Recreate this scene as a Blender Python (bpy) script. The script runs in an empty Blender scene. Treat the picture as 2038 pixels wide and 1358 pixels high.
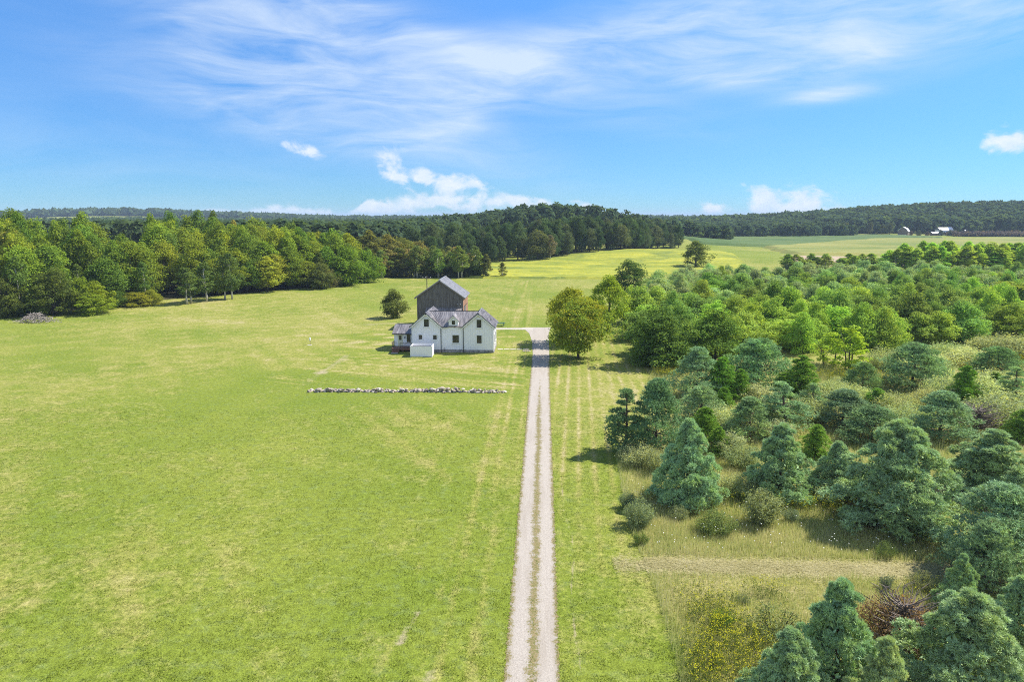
import bpy, math, random
import numpy as np
from mathutils import Vector, Matrix
R = math.radians
rng = np.random.default_rng(7)
random.seed(7)
SC = bpy.context.scene
COL = SC.collection

# ------------------------------------------------------------------ camera
CAM_H = 24.0
FPX, CX, CY, HORIZON, DRIVE_VP = 1359.0, 1019.0, 679.0, 430.0, 1083.0
PITCH = math.atan((CY - HORIZON) / FPX)
YAW = math.atan((DRIVE_VP - CX) * math.cos(PITCH) / FPX)
cd = bpy.data.cameras.new('camera'); cam = bpy.data.objects.new('camera', cd); COL.objects.link(cam)
cd.sensor_width = 36.0; cd.lens = 36.0 * FPX / 2038.0
cd.clip_start = 0.5; cd.clip_end = 30000.0
cam.location = (0, 0, CAM_H)
cam.rotation_euler = (R(90) - PITCH, 0, YAW)
SC.camera = cam

# ------------------------------------------------------------------ light
SUN_DIR = Vector((0.80, 0.33, 1.0)).normalized()        # towards the sun
EXPOSURE = 0.85
SC.view_settings.view_transform = 'Standard'
SC.view_settings.look = 'None'
SC.view_settings.exposure = EXPOSURE
SC.view_settings.gamma = 1.0
SC.view_settings.use_curve_mapping = False
sl = bpy.data.lights.new('sun', 'SUN'); sun = bpy.data.objects.new('sun', sl); COL.objects.link(sun)
sl.energy = 4.6; sl.angle = R(0.53); sl.color = (1.0, 0.95, 0.86)
sun.rotation_euler = (-SUN_DIR).to_track_quat('-Z', 'Y').to_euler()
sun.location = (60, 20, 120)

class N:
    """small helper to write node trees"""
    def __init__(self, tree):
        self.t = tree; self.n = tree.nodes; self.l = tree.links; self.n.clear()
    def new(self, typ, **kw):
        nd = self.n.new(typ)
        for k, v in kw.items(): setattr(nd, k, v)
        return nd
    def put(self, sock, v):
        if v is None: return
        if isinstance(v, bpy.types.NodeSocket): self.l.new(v, sock)
        else:
            if sock.type in ('RGBA',) and len(v) == 3: v = (*v, 1.0)
            sock.default_value = v
    def m(self, op, a, b=None, c=None, clamp=False):
        nd = self.new('ShaderNodeMath', operation=op, use_clamp=clamp)
        for s, v in zip(nd.inputs, (a, b, c)): self.put(s, v)
        return nd.outputs[0]
    def mix(self, f, a, b, blend='MIX', clamp=True):
        nd = self.new('ShaderNodeMix', data_type='RGBA', blend_type=blend, clamp_factor=clamp)
        self.put(nd.inputs[0], f); self.put(nd.inputs[6], a); self.put(nd.inputs[7], b)
        return nd.outputs[2]
    def noise(self, vec, scale, detail=3.0, rough=0.55, dist=0.0, col=False):
        nd = self.new('ShaderNodeTexNoise')
        self.put(nd.inputs['Vector'], vec); nd.inputs['Scale'].default_value = scale
        nd.inputs['Detail'].default_value = detail; nd.inputs['Roughness'].default_value = rough
        nd.inputs['Distortion'].default_value = dist
        return nd.outputs[1 if col else 0]
    def mapr(self, v, a, b, c=0.0, d=1.0, smooth=False):
        nd = self.new('ShaderNodeMapRange'); nd.clamp = True
        if smooth: nd.interpolation_type = 'SMOOTHSTEP'
        for s, q in zip(nd.inputs, (v, a, b, c, d)): self.put(s, q)
        return nd.outputs[0]
    def xyz(self, x, y, z):
        nd = self.new('ShaderNodeCombineXYZ')
        for s, v in zip(nd.inputs, (x, y, z)): self.put(s, v)
        return nd.outputs[0]
    def sep(self, v):
        nd = self.new('ShaderNodeSeparateXYZ'); self.put(nd.inputs[0], v); return nd.outputs
    def mapping(self, v, loc=(0,0,0), rot=(0,0,0), scale=(1,1,1)):
        nd = self.new('ShaderNodeMapping'); self.put(nd.inputs[0], v)
        nd.inputs[1].default_value = loc; nd.inputs[2].default_value = rot; nd.inputs[3].default_value = scale
        return nd.outputs[0]

def pix_dir(px, py):
    """azimuth (from +Y, to the right) and elevation of a direction, radians"""
    fw = Vector((-math.sin(YAW)*math.cos(PITCH), math.cos(YAW)*math.cos(PITCH), -math.sin(PITCH)))
    rt = Vector((math.cos(YAW), math.sin(YAW), 0)); up = rt.cross(fw)
    d = fw + rt*((px-CX)/FPX) + up*((CY-py)/FPX)
    return d

# ------------------------------------------------------------------ sky
world = bpy.data.worlds.new('World'); SC.world = world; world.use_nodes = True
def build_sky():
    n = N(world.node_tree)
    out = n.new('ShaderNodeOutputWorld'); bg = n.new('ShaderNodeBackground')
    n.l.new(bg.outputs[0], out.inputs[0])
    sky = n.new('ShaderNodeTexSky', sky_type='NISHITA')
    sky.sun_disc = False
    sky.sun_elevation = math.asin(SUN_DIR.z)
    sky.sun_rotation = math.atan2(SUN_DIR.x, SUN_DIR.y)
    sky.altitude = 1500; sky.air_density = 0.75; sky.dust_density = 0.0; sky.ozone_density = 3.0
    tc = n.new('ShaderNodeTexCoord'); g = tc.outputs['Generated']
    x, y, z = n.sep(g)
    az = n.m('ARCTAN2', x, y); el = n.m('ARCSINE', z)
    def ell(px, py, rx, ry, rot=0.0, soft=1.0):
        """1 in the middle of an ellipse of sky, 0 outside it"""
        d = pix_dir(px, py); a0 = math.atan2(d.x, d.y); e0 = math.asin(d.normalized().z)
        da = n.m('SUBTRACT', az, a0); de = n.m('SUBTRACT', el, e0)
        c, s = math.cos(R(rot)), math.sin(R(rot))
        u = n.m('ADD', n.m('MULTIPLY', da, c), n.m('MULTIPLY', de, s))
        v = n.m('SUBTRACT', n.m('MULTIPLY', de, c), n.m('MULTIPLY', da, s))
        u = n.m('DIVIDE', u, rx/FPX); v = n.m('DIVIDE', v, ry/FPX)
        r2 = n.m('ADD', n.m('MULTIPLY', u, u), n.m('MULTIPLY', v, v))
        return n.m('POWER', 2.718, n.m('MULTIPLY', r2, -soft))
    def add(*xs):
        r = xs[0]
        for q in xs[1:]: r = n.m('ADD', r, q)
        return r
    # cirrus: streaks of ice drawn out along the wind
    ang = n.xyz(az, el, 0.0)
    warp = n.noise(n.mapping(ang, scale=(4, 9, 1)), 1.0, 2.0, 0.5, col=True)
    wv = n.new('ShaderNodeVectorMath', operation='MULTIPLY_ADD')
    n.l.new(warp, wv.inputs[0]); wv.inputs[1].default_value = (0.10, 0.07, 0.0); n.l.new(ang, wv.inputs[2])
    wang = wv.outputs[0]
    st1 = n.noise(n.mapping(wang, rot=(0, 0, R(20)), scale=(5, 26, 1)), 1.0, 7.0, 0.60, 0.4)
    st2 = n.noise(n.mapping(wang, rot=(0, 0, R(-8)), scale=(4, 22, 1), loc=(3.1, 1.7, 0)), 1.0, 7.0, 0.62, 0.3)
    mask1 = add(ell(470, 120, 120, 60, -25), ell(560, 230, 260, 45, -14), ell(700, 175, 330, 60, -22), ell(900, 110, 380, 50, -14), ell(640, 30, 200, 60, -20), ell(860, 225, 150, 45, 18))
    mask2 = add(ell(1130, 110, 260, 55, 8), ell(1760, 40, 420, 60, 2), ell(1480, 145, 150, 26, -3), ell(1560, 60, 200, 50, -10), ell(1640, 190, 70, 12, 4))
    mask3 = n.m('MULTIPLY', ell(180, 300, 330, 80, -8), 0.22)
    c1 = n.m('MULTIPLY', n.m('MINIMUM', mask1, 1.0), n.mapr(st1, 0.32, 0.72))
    c2 = n.m('MULTIPLY', n.m('MINIMUM', mask2, 1.0), n.mapr(st2, 0.32, 0.68))
    c3 = n.m('MULTIPLY', mask3, n.mapr(st1, 0.4, 0.75))
    # unseen thin cloud behind the camera and overhead, thickened to brighten the house front
    allsky = n.noise(n.mapping(g, rot=(0, 0, R(30)), scale=(1.2, 4.0, 6.0)), 1.3, 6.0, 0.6, 0.5)
    back = n.mapr(y, 0.25, -0.2)
    c4 = n.m('MULTIPLY', n.m('MULTIPLY', back, n.mapr(allsky, 0.32, 0.62)), 1.0)
    cir = n.m('MULTIPLY', n.m('MINIMUM', add(c1, c2, c3, c4), 1.0), 0.80)
    # fair-weather cumulus low over the horizon
    puff = n.noise(n.mapping(ang, scale=(24, 34, 1)), 1.0, 9.0, 0.62, 0.35)
    lump = n.new('ShaderNodeTexVoronoi', feature='SMOOTH_F1'); lump.inputs['Scale'].default_value = 1.0
    wp = n.new('ShaderNodeVectorMath', operation='MULTIPLY_ADD'); n.l.new(n.noise(n.mapping(ang, scale=(50, 60, 1)), 1.0, 4.0, 0.6, col=True), wp.inputs[0])
    wp.inputs[1].default_value = (0.6, 0.6, 0); n.l.new(n.mapping(ang, scale=(75, 95, 1)), wp.inputs[2]); n.l.new(wp.outputs[0], lump.inputs['Vector'])
    puff = n.m('SUBTRACT', puff, n.m('MULTIPLY', lump.outputs['Distance'], 0.22))
    pm = add(ell(772, 318, 36, 30, -40), ell(870, 356, 90, 19, -4), ell(900, 400, 105, 24, 0), ell(600, 298, 56, 17, -18),
             ell(590, 424, 95, 16, -3), ell(420, 424, 60, 9, 0), ell(1522, 394, 48, 26, -34), ell(1580, 424, 60, 14, -6), ell(1622, 396, 62, 20, -14), ell(2010, 280, 48, 24, 0),
             ell(1180, 420, 45, 18, -15), ell(1060, 405, 60, 18, -10), ell(1425, 413, 34, 13, 0), ell(1920, 412, 50, 9, 4), ell(760, 415, 60, 18, 0), ell(1570, 425, 80, 9, 0))
    cv = n.m('ADD', n.m('MULTIPLY', n.m('MINIMUM', pm, 1.0), 0.55), n.m('MULTIPLY', puff, 1.25))
    cum = n.m('MULTIPLY', n.mapr(cv, 0.74, 1.08, smooth=True), 0.88)
    cum = n.m('MULTIPLY', cum, n.mapr(pm, 0.06, 0.3))
    shade = n.mix(n.mapr(n.noise(n.mapping(ang, scale=(40, 55, 1)), 1.0, 5.0, 0.6), 0.35, 0.65), CLOUD2, (3.9, 4.5, 5.3))
    k = n.mapr(z, -0.02, 0.30, SKY_LOW, 1.0)
    blue = n.mix(1.0, sky.outputs[0], n.xyz(n.m('MULTIPLY', k, 0.625), n.m('MULTIPLY', k, 1.01), n.m('MULTIPLY', k, 1.26)), 'MULTIPLY')
    col = n.mix(cir, blue, CLOUD)
    col = n.mix(cum, col, shade)
    n.l.new(col, bg.inputs[0]); bg.inputs[1].default_value = SKY_STR
SKY_LOW, SKY_STR = 0.40, 0.11
CLOUD, CLOUD2 = (4.0, 4.6, 5.3), (4.9, 5.1, 5.4)
build_sky()

cy = SC.cycles
cy.max_bounces = 4; cy.diffuse_bounces = 2; cy.glossy_bounces = 1; cy.transmission_bounces = 2
cy.transparent_max_bounces = 4; cy.volume_bounces = 0
cy.caustics_reflective = False; cy.caustics_refractive = False
cy.use_denoising = False
cy.filter_width = 1.0
cy.sample_clamp_indirect = 4.0

# ------------------------------------------------------------------ numbers: noise, terrain, pixel to ground
def vnoise(x, y, seed=0):
    xi = np.floor(x).astype(np.int64); yi = np.floor(y).astype(np.int64)
    fx = x - xi; fy = y - yi
    fx = fx*fx*(3-2*fx); fy = fy*fy*(3-2*fy)
    def hsh(a, b):
        q = (a*374761393 + b*668265263 + seed*974634721) & 0x7fffffff
        q = ((q ^ (q >> 13)) * 1274126177) & 0x7fffffff
        return ((q ^ (q >> 16)) & 0xffff) / 65535.0
    a, b, c, d = hsh(xi, yi), hsh(xi+1, yi), hsh(xi, yi+1), hsh(xi+1, yi+1)
    return (a*(1-fx)+b*fx)*(1-fy) + (c*(1-fx)+d*fx)*fy
def fbm(x, y, seed=0, octs=4):
    s, a, t = 0.0, 1.0, 0.0
    for i in range(octs):
        s = s + a*vnoise(x*2**i + 17.3*i, y*2**i - 9.1*i, seed+i); t += a; a *= 0.5
    return s/t
def sstep(a, b, v):
    t = np.clip((v-a)/(b-a), 0, 1); return t*t*(3-2*t)
HILLS = [(14, 590, 95, 72, 17), (45, 400, 75, 55, 4.5), (-190, 260, 110, 90, 4), (640, 1150, 330, 190, 18), (1000, 1200, 420, 240, 18),
         (330, 620, 160, 90, 1.5), (-330, 900, 300, 140, 3), (-1150, 1800, 420, 300, 24), (100, 2100, 600, 300, 3), (900, 2400, 500, 300, 4), (-150, 1300, 320, 160, 1)]
def terrain(x, y):
    x = np.asarray(x, float); y = np.asarray(y, float)
    z = np.zeros(np.broadcast(x, y).shape)
    for cx, cy_, sx, sy, a in HILLS:
        z = z + a*np.exp(-((x-cx)/sx)**2 - ((y-cy_)/sy)**2)
    near = sstep(150, 420, np.hypot(x, y-60))
    return z*sstep(150, 230, np.hypot(x, y)) + near*(fbm(x/140.0, y/140.0, 5, 3)-0.5)*3.0
def th(x, y): return float(terrain(x, y))
def gp(px, py, up=0.0):
    """ground point seen in direction (px, py) of the survey photo"""
    d = pix_dir(px, py)
    t = 20.0
    if d.z >= -0.004: d.z = -0.004
    t = (up - CAM_H)/d.z
    for _ in range(30):
        z = th(d.x*t, d.y*t) + up
        t2 = (z - CAM_H)/d.z
        t += 0.5*(t2 - t)
    return (d.x*t, d.y*t, th(d.x*t, d.y*t))
def ppm(y): return FPX/max(y, 1.0)         # pixels per metre at a distance

# ------------------------------------------------------------------ mesh helpers
def mk_mesh(name, V, Fq=None, Ft=None, mat=None, attrs=None, smooth=False):
    V = np.asarray(V, np.float32).reshape(-1, 3)
    loops, starts, n0 = [], [], 0
    if Fq is not None and len(Fq):
        Fq = np.asarray(Fq, np.int32).reshape(-1, 4); loops.append(Fq.ravel()); starts.append(np.arange(len(Fq))*4); n0 = len(Fq)*4
    if Ft is not None and len(Ft):
        Ft = np.asarray(Ft, np.int32).reshape(-1, 3); loops.append(Ft.ravel()); starts.append(n0 + np.arange(len(Ft))*3)
    L = np.concatenate(loops).astype(np.int32); S = np.concatenate(starts).astype(np.int32)
    me = bpy.data.meshes.new(name)
    me.vertices.add(len(V)); me.vertices.foreach_set('co', V.ravel())
    me.loops.add(len(L)); me.loops.foreach_set('vertex_index', L)
    me.polygons.add(len(S)); me.polygons.foreach_set('loop_start', S)
    me.polygons.foreach_set('use_smooth', np.full(len(S), smooth, bool))
    me.update(calc_edges=True)
    if attrs:
        for k, (dom, arr) in attrs.items():
            a = me.attributes.new(k, 'FLOAT', dom); a.data.foreach_set('value', np.asarray(arr, np.float32))
    if mat: me.materials.append(mat)
    return me

class MB:
    """collects boxes, slabs and tubes for one mesh"""
    def __init__(s): s.V = []; s.F = []
    def add(s, V, F):
        o = len(s.V); s.V += [tuple(v) for v in V]; s.F += [tuple(i+o for i in f) for f in F]; return s
    def box(s, x0, x1, y0, y1, z0, z1):
        V = [(x0,y0,z0),(x1,y0,z0),(x1,y1,z0),(x0,y1,z0),(x0,y0,z1),(x1,y0,z1),(x1,y1,z1),(x0,y1,z1)]
        return s.add(V, [(0,3,2,1),(4,5,6,7),(0,1,5,4),(1,2,6,5),(2,3,7,6),(3,0,4,7)])
    def slab(s, a, b, c, d, t):
        a, b, c, d = map(Vector, (a, b, c, d)); n = (b-a).cross(d-a).normalized()
        if n.z < 0: n = -n
        V = [a, b, c, d] + [q - n*t for q in (a, b, c, d)]
        return s.add(V, [(0,1,2,3),(7,6,5,4),(0,4,5,1),(1,5,6,2),(2,6,7,3),(3,7,4,0)])
    def prism(s, prof, y0, y1, axis='y'):
        k = len(prof)
        f = (lambda u, v, w: (u, w, v)) if axis == 'y' else (lambda u, v, w: (w, u, v))
        V = [f(u, v, y0) for u, v in prof] + [f(u, v, y1) for u, v in prof]
        F = [tuple(range(k)), tuple(range(2*k-1, k-1, -1))] + [(i, i+k, (i+1) % k + k, (i+1) % k) for i in range(k)]
        return s.add(V, F)
    def tube(s, P, rad, sides=6, cap=True):
        P = [Vector(p) for p in P]; k = len(P)
        if not hasattr(rad, '__len__'): rad = [rad]*k
        V = []
        for i, p in enumerate(P):
            t = (P[min(i+1, k-1)] - P[max(i-1, 0)])
            t = t.normalized() if t.length > 1e-9 else Vector((0, 0, 1))
            u = t.orthogonal().normalized(); w = t.cross(u)
            V += [p + (u*math.cos(2*math.pi*j/sides) + w*math.sin(2*math.pi*j/sides))*rad[i] for j in range(sides)]
        F = [(i*sides+j, i*sides+(j+1) % sides, (i+1)*sides+(j+1) % sides, (i+1)*sides+j) for i in range(k-1) for j in range(sides)]
        if cap: F += [tuple(range(sides-1, -1, -1)), tuple(range((k-1)*sides, k*sides))]
        return s.add(V, F)
    def mesh(s, name, mat, smooth=False):
        me = bpy.data.meshes.new(name); me.from_pydata(s.V, [], s.F)
        if smooth: me.polygons.foreach_set('use_smooth', np.ones(len(s.F), bool))
        me.update()
        if mat: me.materials.append(mat)
        return me
    def build(s, name, mat, parent=None, smooth=False, kind=None, label=None):
        return link(name, s.mesh(name, mat, smooth), parent, kind=kind, label=label)

def link(name, data, parent=None, loc=None, kind=None, label=None):
    o = bpy.data.objects.new(name, data); COL.objects.link(o)
    if parent: o.parent = parent
    if loc: o.location = loc
    if kind: o['kind'] = kind
    if label: o['label'] = label
    return o
def thing(name, label, cat, loc=(0,0,0), rz=0.0, group=None):
    o = link(name, None, loc=loc); o.rotation_euler = (0, 0, rz); o.empty_display_size = 0.3
    return tag(o, label, cat, group)
def tag(o, label, cat, group=None):
    o['label'] = label; o['category'] = cat
    if group: o['group'] = group
    return o

# ------------------------------------------------------------------ materials
def new_mat(name):
    m = bpy.data.materials.new(name); m.use_nodes = True
    return m, N(m.node_tree)
def out_bsdf(n, **kw):
    o = n.new('ShaderNodeOutputMaterial'); b = n.new('ShaderNodeBsdfPrincipled')
    n.l.new(b.outputs[0], o.inputs[0])
    for k, v in kw.items(): n.put(b.inputs[k.replace('_', ' ')], v)
    return b
def bump(n, h, strength=0.4, dist=0.05):
    b = n.new('ShaderNodeBump'); n.put(b.inputs['Height'], h); b.inputs['Strength'].default_value = strength; b.inputs['Distance'].default_value = dist
    return b.outputs[0]
def attr(n, name):
    a = n.new('ShaderNodeAttribute'); a.attribute_name = name; return a.outputs['Fac']
def pos(n): return n.new('ShaderNodeNewGeometry').outputs['Position']
def objco(n): return n.new('ShaderNodeTexCoord').outputs['Object']

def plain(name, c1, c2=None, scale=3.0, rough=0.7, metal=0.0, stretch=(1,1,1), bumpy=0.0, detail=4.0):
    m, n = new_mat(name); v = n.mapping(objco(n), scale=stretch)
    f = n.noise(v, scale, detail, 0.6)
    c = n.mix(n.mapr(f, 0.3, 0.7), c1, c2 or tuple(q*0.8 for q in c1))
    b = out_bsdf(n, Base_Color=c, Roughness=rough, Metallic=metal)
    if bumpy: n.l.new(bump(n, f, bumpy, 0.03), b.inputs['Normal'])
    return m

LEAF_GAIN = 1.75      # colours below are per side; a leaf reflects and passes light
def leaf_mat(name, trans=0.42, yellow=(1.35, 1.15, 0.65), var=0.75, gloss=False, rough=0.5):
    """leaves: the object's own colour, varied from leaf to leaf and shoot to shoot"""
    m, n = new_mat(name)
    v = attr(n, 'v'); w = attr(n, 'w')
    oi = n.new('ShaderNodeObjectInfo')
    base = oi.outputs['Color']
    k = n.m('MULTIPLY_ADD', v, var, 1.0 - var*0.5)
    k = n.m('MULTIPLY', k, LEAF_GAIN)
    c = n.mix(1.0, base, n.xyz(k, k, k), 'MULTIPLY')
    c = n.mix(n.mapr(w, 0.45, 1.0, 0.0, 0.85), c, n.mix(1.0, c, yellow, 'MULTIPLY'))
    o = n.new('ShaderNodeOutputMaterial')
    d = n.new('ShaderNodeBsdfDiffuse'); n.l.new(c, d.inputs[0])
    t = n.new('ShaderNodeBsdfTranslucent'); n.l.new(n.mix(1.0, c, (1.25, 1.2, 0.6), 'MULTIPLY'), t.inputs[0])
    mx = n.new('ShaderNodeMixShader'); mx.inputs[0].default_value = trans
    n.l.new(d.outputs[0], mx.inputs[1]); n.l.new(t.outputs[0], mx.inputs[2])
    if gloss:
        gl = n.new('ShaderNodeBsdfGlossy'); gl.inputs['Roughness'].default_value = rough; gl.inputs[0].default_value = (0.9, 0.95, 1, 1)
        m2 = n.new('ShaderNodeMixShader'); m2.inputs[0].default_value = 0.05
        n.l.new(mx.outputs[0], m2.inputs[1]); n.l.new(gl.outputs[0], m2.inputs[2]); mx = m2
    n.l.new(mx.outputs[0], o.inputs[0])
    return m

def turf_colour(n, p, dry, bare):
    f0 = n.noise(p, 0.055, 3.0, 0.6)
    f1 = n.noise(p, 0.38, 4.0, 0.65)
    f2 = n.noise(p, 2.3, 4.0, 0.72)
    f3 = n.noise(p, 8.5, 3.0, 0.75)
    f4 = n.noise(n.mapping(p, loc=(31, 7, 0)), 1.1, 4.0, 0.7)
    lush = n.mix(n.mapr(f0, 0.35, 0.65), (0.148, 0.198, 0.022), (0.205, 0.238, 0.036))
    lush = n.mix(n.mapr(f4, 0.50, 0.72, 0, 0.55), lush, (0.170, 0.220, 0.085))
    yel = n.mix(n.mapr(f1, 0.3, 0.7), (0.245, 0.250, 0.048), (0.300, 0.280, 0.090))
    k = n.m('ADD', dry, n.m('ADD', n.m('MULTIPLY', n.m('SUBTRACT', f1, 0.5), 1.3), n.m('MULTIPLY', n.m('SUBTRACT', f2, 0.5), 1.8)))
    k = n.m('ADD', k, n.m('MULTIPLY', n.m('SUBTRACT', f4, 0.5), 0.9))
    c = n.mix(n.mapr(k, 0.05, 0.75), lush, yel)
    c = n.mix(n.mapr(k, 0.75, 1.35), c, (0.37, 0.32, 0.16))
    g = n.m('ADD', n.m('MULTIPLY', n.m('SUBTRACT', f3, 0.5), 2.0), n.m('ADD', 1.0, n.m('MULTIPLY', n.m('SUBTRACT', f2, 0.5), 1.5)))
    g = n.m('MAXIMUM', g, 0.35)
    c = n.mix(1.0, c, n.xyz(g, g, g), 'MULTIPLY')
    kb = n.m('ADD', bare, n.m('ADD', n.m('MULTIPLY', n.m('SUBTRACT', f2, 0.5), 1.3), n.m('MULTIPLY', n.m('SUBTRACT', f1, 0.5), 0.8)))
    c = n.mix(n.mapr(kb, 0.35, 0.85, 0, 0.9), c, (0.38, 0.32, 0.20))
    return c, n.m('ADD', f2, f3)
def turf_mat():
    m, n = new_mat('turf'); p = pos(n)
    c, h = turf_colour(n, p, attr(n, 'dry'), attr(n, 'bare'))
    b = out_bsdf(n, Base_Color=c, Roughness=0.95)
    b.inputs['Specular IOR Level'].default_value = 0.1
    n.l.new(bump(n, h, 0.9, 0.08), b.inputs['Normal'])
    return m
def gravel_mat():
    m, n = new_mat('drive_gravel'); p = pos(n); x, y, z = n.sep(p)
    f = n.noise(p, 9.0, 5.0, 0.75); f1 = n.noise(n.mapping(p, scale=(2.2, 0.25, 1)), 1.0, 4.0, 0.6)
    w = n.noise(p, 1.6, 4.0, 0.7)
    c = n.mix(n.mapr(f, 0.3, 0.7), (0.26, 0.222, 0.182), (0.48, 0.43, 0.37))
    c = n.mix(n.mapr(f1, 0.42, 0.72, 0, 0.6), c, (0.40, 0.355, 0.305))
    c = n.mix(n.mapr(n.noise(n.mapping(p, scale=(0.9, 0.10, 1), loc=(4, 2, 0)), 1.0, 4.0, 0.65), 0.48, 0.66, 0, 0.5), c, (0.29, 0.245, 0.195))
    # grass crown between the wheel tracks, bare again near the house
    r = n.m('ABSOLUTE', n.m('ADD', x, n.m('MULTIPLY_ADD', n.noise(n.mapping(p, scale=(0, 0.12, 0)), 1.0, 2.0), 0.35, 0.25)))
    mess = n.m('ADD', n.m('MULTIPLY', n.m('SUBTRACT', f, 0.5), 1.3), n.m('MULTIPLY', n.m('SUBTRACT', w, 0.5), 1.2))
    k = n.m('ADD', n.m('SUBTRACT', 0.29, r), mess)
    k = n.m('SUBTRACT', k, n.mapr(y, 82, 118, 0.0, 0.75))
    # thin grass and dead leaves creeping in from both sides
    ed = n.m('ADD', n.m('SUBTRACT', n.m('ABSOLUTE', n.m('ADD', x, 0.45)), 1.25), n.m('MULTIPLY', mess, 0.9))
    ed = n.m('SUBTRACT', ed, n.mapr(y, 112, 128, 0.0, 3.0))
    k = n.m('MAXIMUM', k, ed)
    e = n.mix(n.mapr(n.noise(p, 7.0, 3.0, 0.75), 0.38, 0.62), (0.13, 0.135, 0.030), (0.27, 0.20, 0.10))
    c = n.mix(n.mapr(k, -0.04, 0.14), c, e)
    b = out_bsdf(n, Base_Color=c, Roughness=0.95)
    n.l.new(bump(n, f, 0.8, 0.05), b.inputs['Normal'])
    return m
def straw_mat():
    m, n = new_mat('cut_straw'); p = pos(n)
    f = n.noise(n.mapping(p, scale=(0.5, 3.0, 1), rot=(0, 0, R(8))), 2.4, 5.0, 0.7)
    c = n.mix(n.mapr(f, 0.3, 0.7), (0.32, 0.29, 0.11), (0.56, 0.50, 0.28))
    b = out_bsdf(n, Base_Color=c, Roughness=0.95); n.l.new(bump(n, f, 0.9, 0.15), b.inputs['Normal'])
    return m
def crop_mat(name, lo, hi, third, scale=0.03, rot=0.0, row=0.0):
    m, n = new_mat(name); p = pos(n)
    f = n.noise(n.mapping(p, rot=(0, 0, rot), scale=(1, 2.2, 1)), scale, 4.0, 0.6)
    g = n.noise(p, 0.9, 4.0, 0.7)
    c = n.mix(n.mapr(f, 0.36, 0.62), lo, hi)
    c = n.mix(n.mapr(n.noise(p, scale*1.7, 3.0, 0.6, 0.5), 0.52, 0.68), c, third)
    k = n.m('MULTIPLY_ADD', n.m('SUBTRACT', g, 0.5), 1.0, 1.0)
    c = n.mix(1.0, c, n.xyz(k, k, k), 'MULTIPLY')
    b = out_bsdf(n, Base_Color=c, Roughness=0.9)
    b.inputs['Specular IOR Level'].default_value = 0.1
    return m
def board_mat():
    m, n = new_mat('weathered_board'); v = objco(n)
    f = n.noise(n.mapping(v, scale=(5.5, 5.5, 0.5)), 1.0, 5.0, 0.7)
    g = n.noise(n.mapping(v, scale=(14, 14, 0.35)), 1.0, 3.0, 0.7)
    c = n.mix(n.mapr(f, 0.3, 0.72), (0.056, 0.049, 0.046), (0.21, 0.187, 0.172))
    c = n.mix(n.mapr(g, 0.54, 0.70, 0, 0.8), c, (0.34, 0.315, 0.295))
    w = attr(n, 'warm')
    c = n.mix(w, c, n.mix(n.mapr(f, 0.3, 0.7), (0.34, 0.15, 0.075), (0.50, 0.26, 0.14)))
    out_bsdf(n, Base_Color=c, Roughness=0.9)
    return m
def metal_roof_mat(name, c1, c2, rough=0.42, metal=0.55):
    m, n = new_mat(name); v = objco(n)
    f = n.noise(n.mapping(v, scale=(2.2, 0.35, 0.35)), 1.0, 5.0, 0.7)
    g = n.noise(n.mapping(v, scale=(0.5, 0.5, 0.5)), 1.0, 3.0)
    c = n.mix(n.mapr(f, 0.35, 0.68), c1, c2)
    c = n.mix(n.mapr(g, 0.5, 0.8, 0, 0.4), c, (0.24, 0.18, 0.14))
    out_bsdf(n, Base_Color=c, Roughness=rough, Metallic=metal)
    return m
def glass_mat():
    m, n = new_mat('window_glass')
    f = n.noise(objco(n), 1.1, 2.0)
    c = n.mix(n.mapr(f, 0.4, 0.65), (0.018, 0.02, 0.022), (0.06, 0.06, 0.045))
    out_bsdf(n, Base_Color=c, Roughness=0.06)
    return m
def stone_mat(name, c1, c2, c3):
    m, n = new_mat(name); oi = n.new('ShaderNodeObjectInfo')
    r = oi.outputs['Random']; f = n.noise(objco(n), 6.0, 4.0, 0.65)
    c = n.mix(n.mapr(r, 0.0, 0.6), c1, c2); c = n.mix(n.mapr(r, 0.65, 1.0), c, c3)
    k = n.m('MULTIPLY_ADD', f, 0.8, 0.6)
    b = out_bsdf(n, Base_Color=n.mix(1.0, c, n.xyz(k, k, k), 'MULTIPLY'), Roughness=0.9)
    n.l.new(bump(n, f, 0.6, 0.03), b.inputs['Normal'])
    return m
def blade_mat(name, a, b_, c_):
    m, n = new_mat(name); v = attr(n, 'v'); p = pos(n)
    f = n.noise(p, 0.22, 3.0, 0.6)
    k = n.m('ADD', n.m('MULTIPLY', v, 0.6), n.m('MULTIPLY', f, 0.7))
    c = n.mix(n.mapr(k, 0.35, 0.75), a, b_); c = n.mix(n.mapr(k, 0.75, 1.05), c, c_)
    o = n.new('ShaderNodeOutputMaterial')
    d = n.new('ShaderNodeBsdfDiffuse'); n.l.new(c, d.inputs[0])
    t = n.new('ShaderNodeBsdfTranslucent'); n.l.new(c, t.inputs[0])
    mx = n.new('ShaderNodeMixShader'); mx.inputs[0].default_value = 0.35
    n.l.new(d.outputs[0], mx.inputs[1]); n.l.new(t.outputs[0], mx.inputs[2]); n.l.new(mx.outputs[0], o.inputs[0])
    return m
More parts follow.
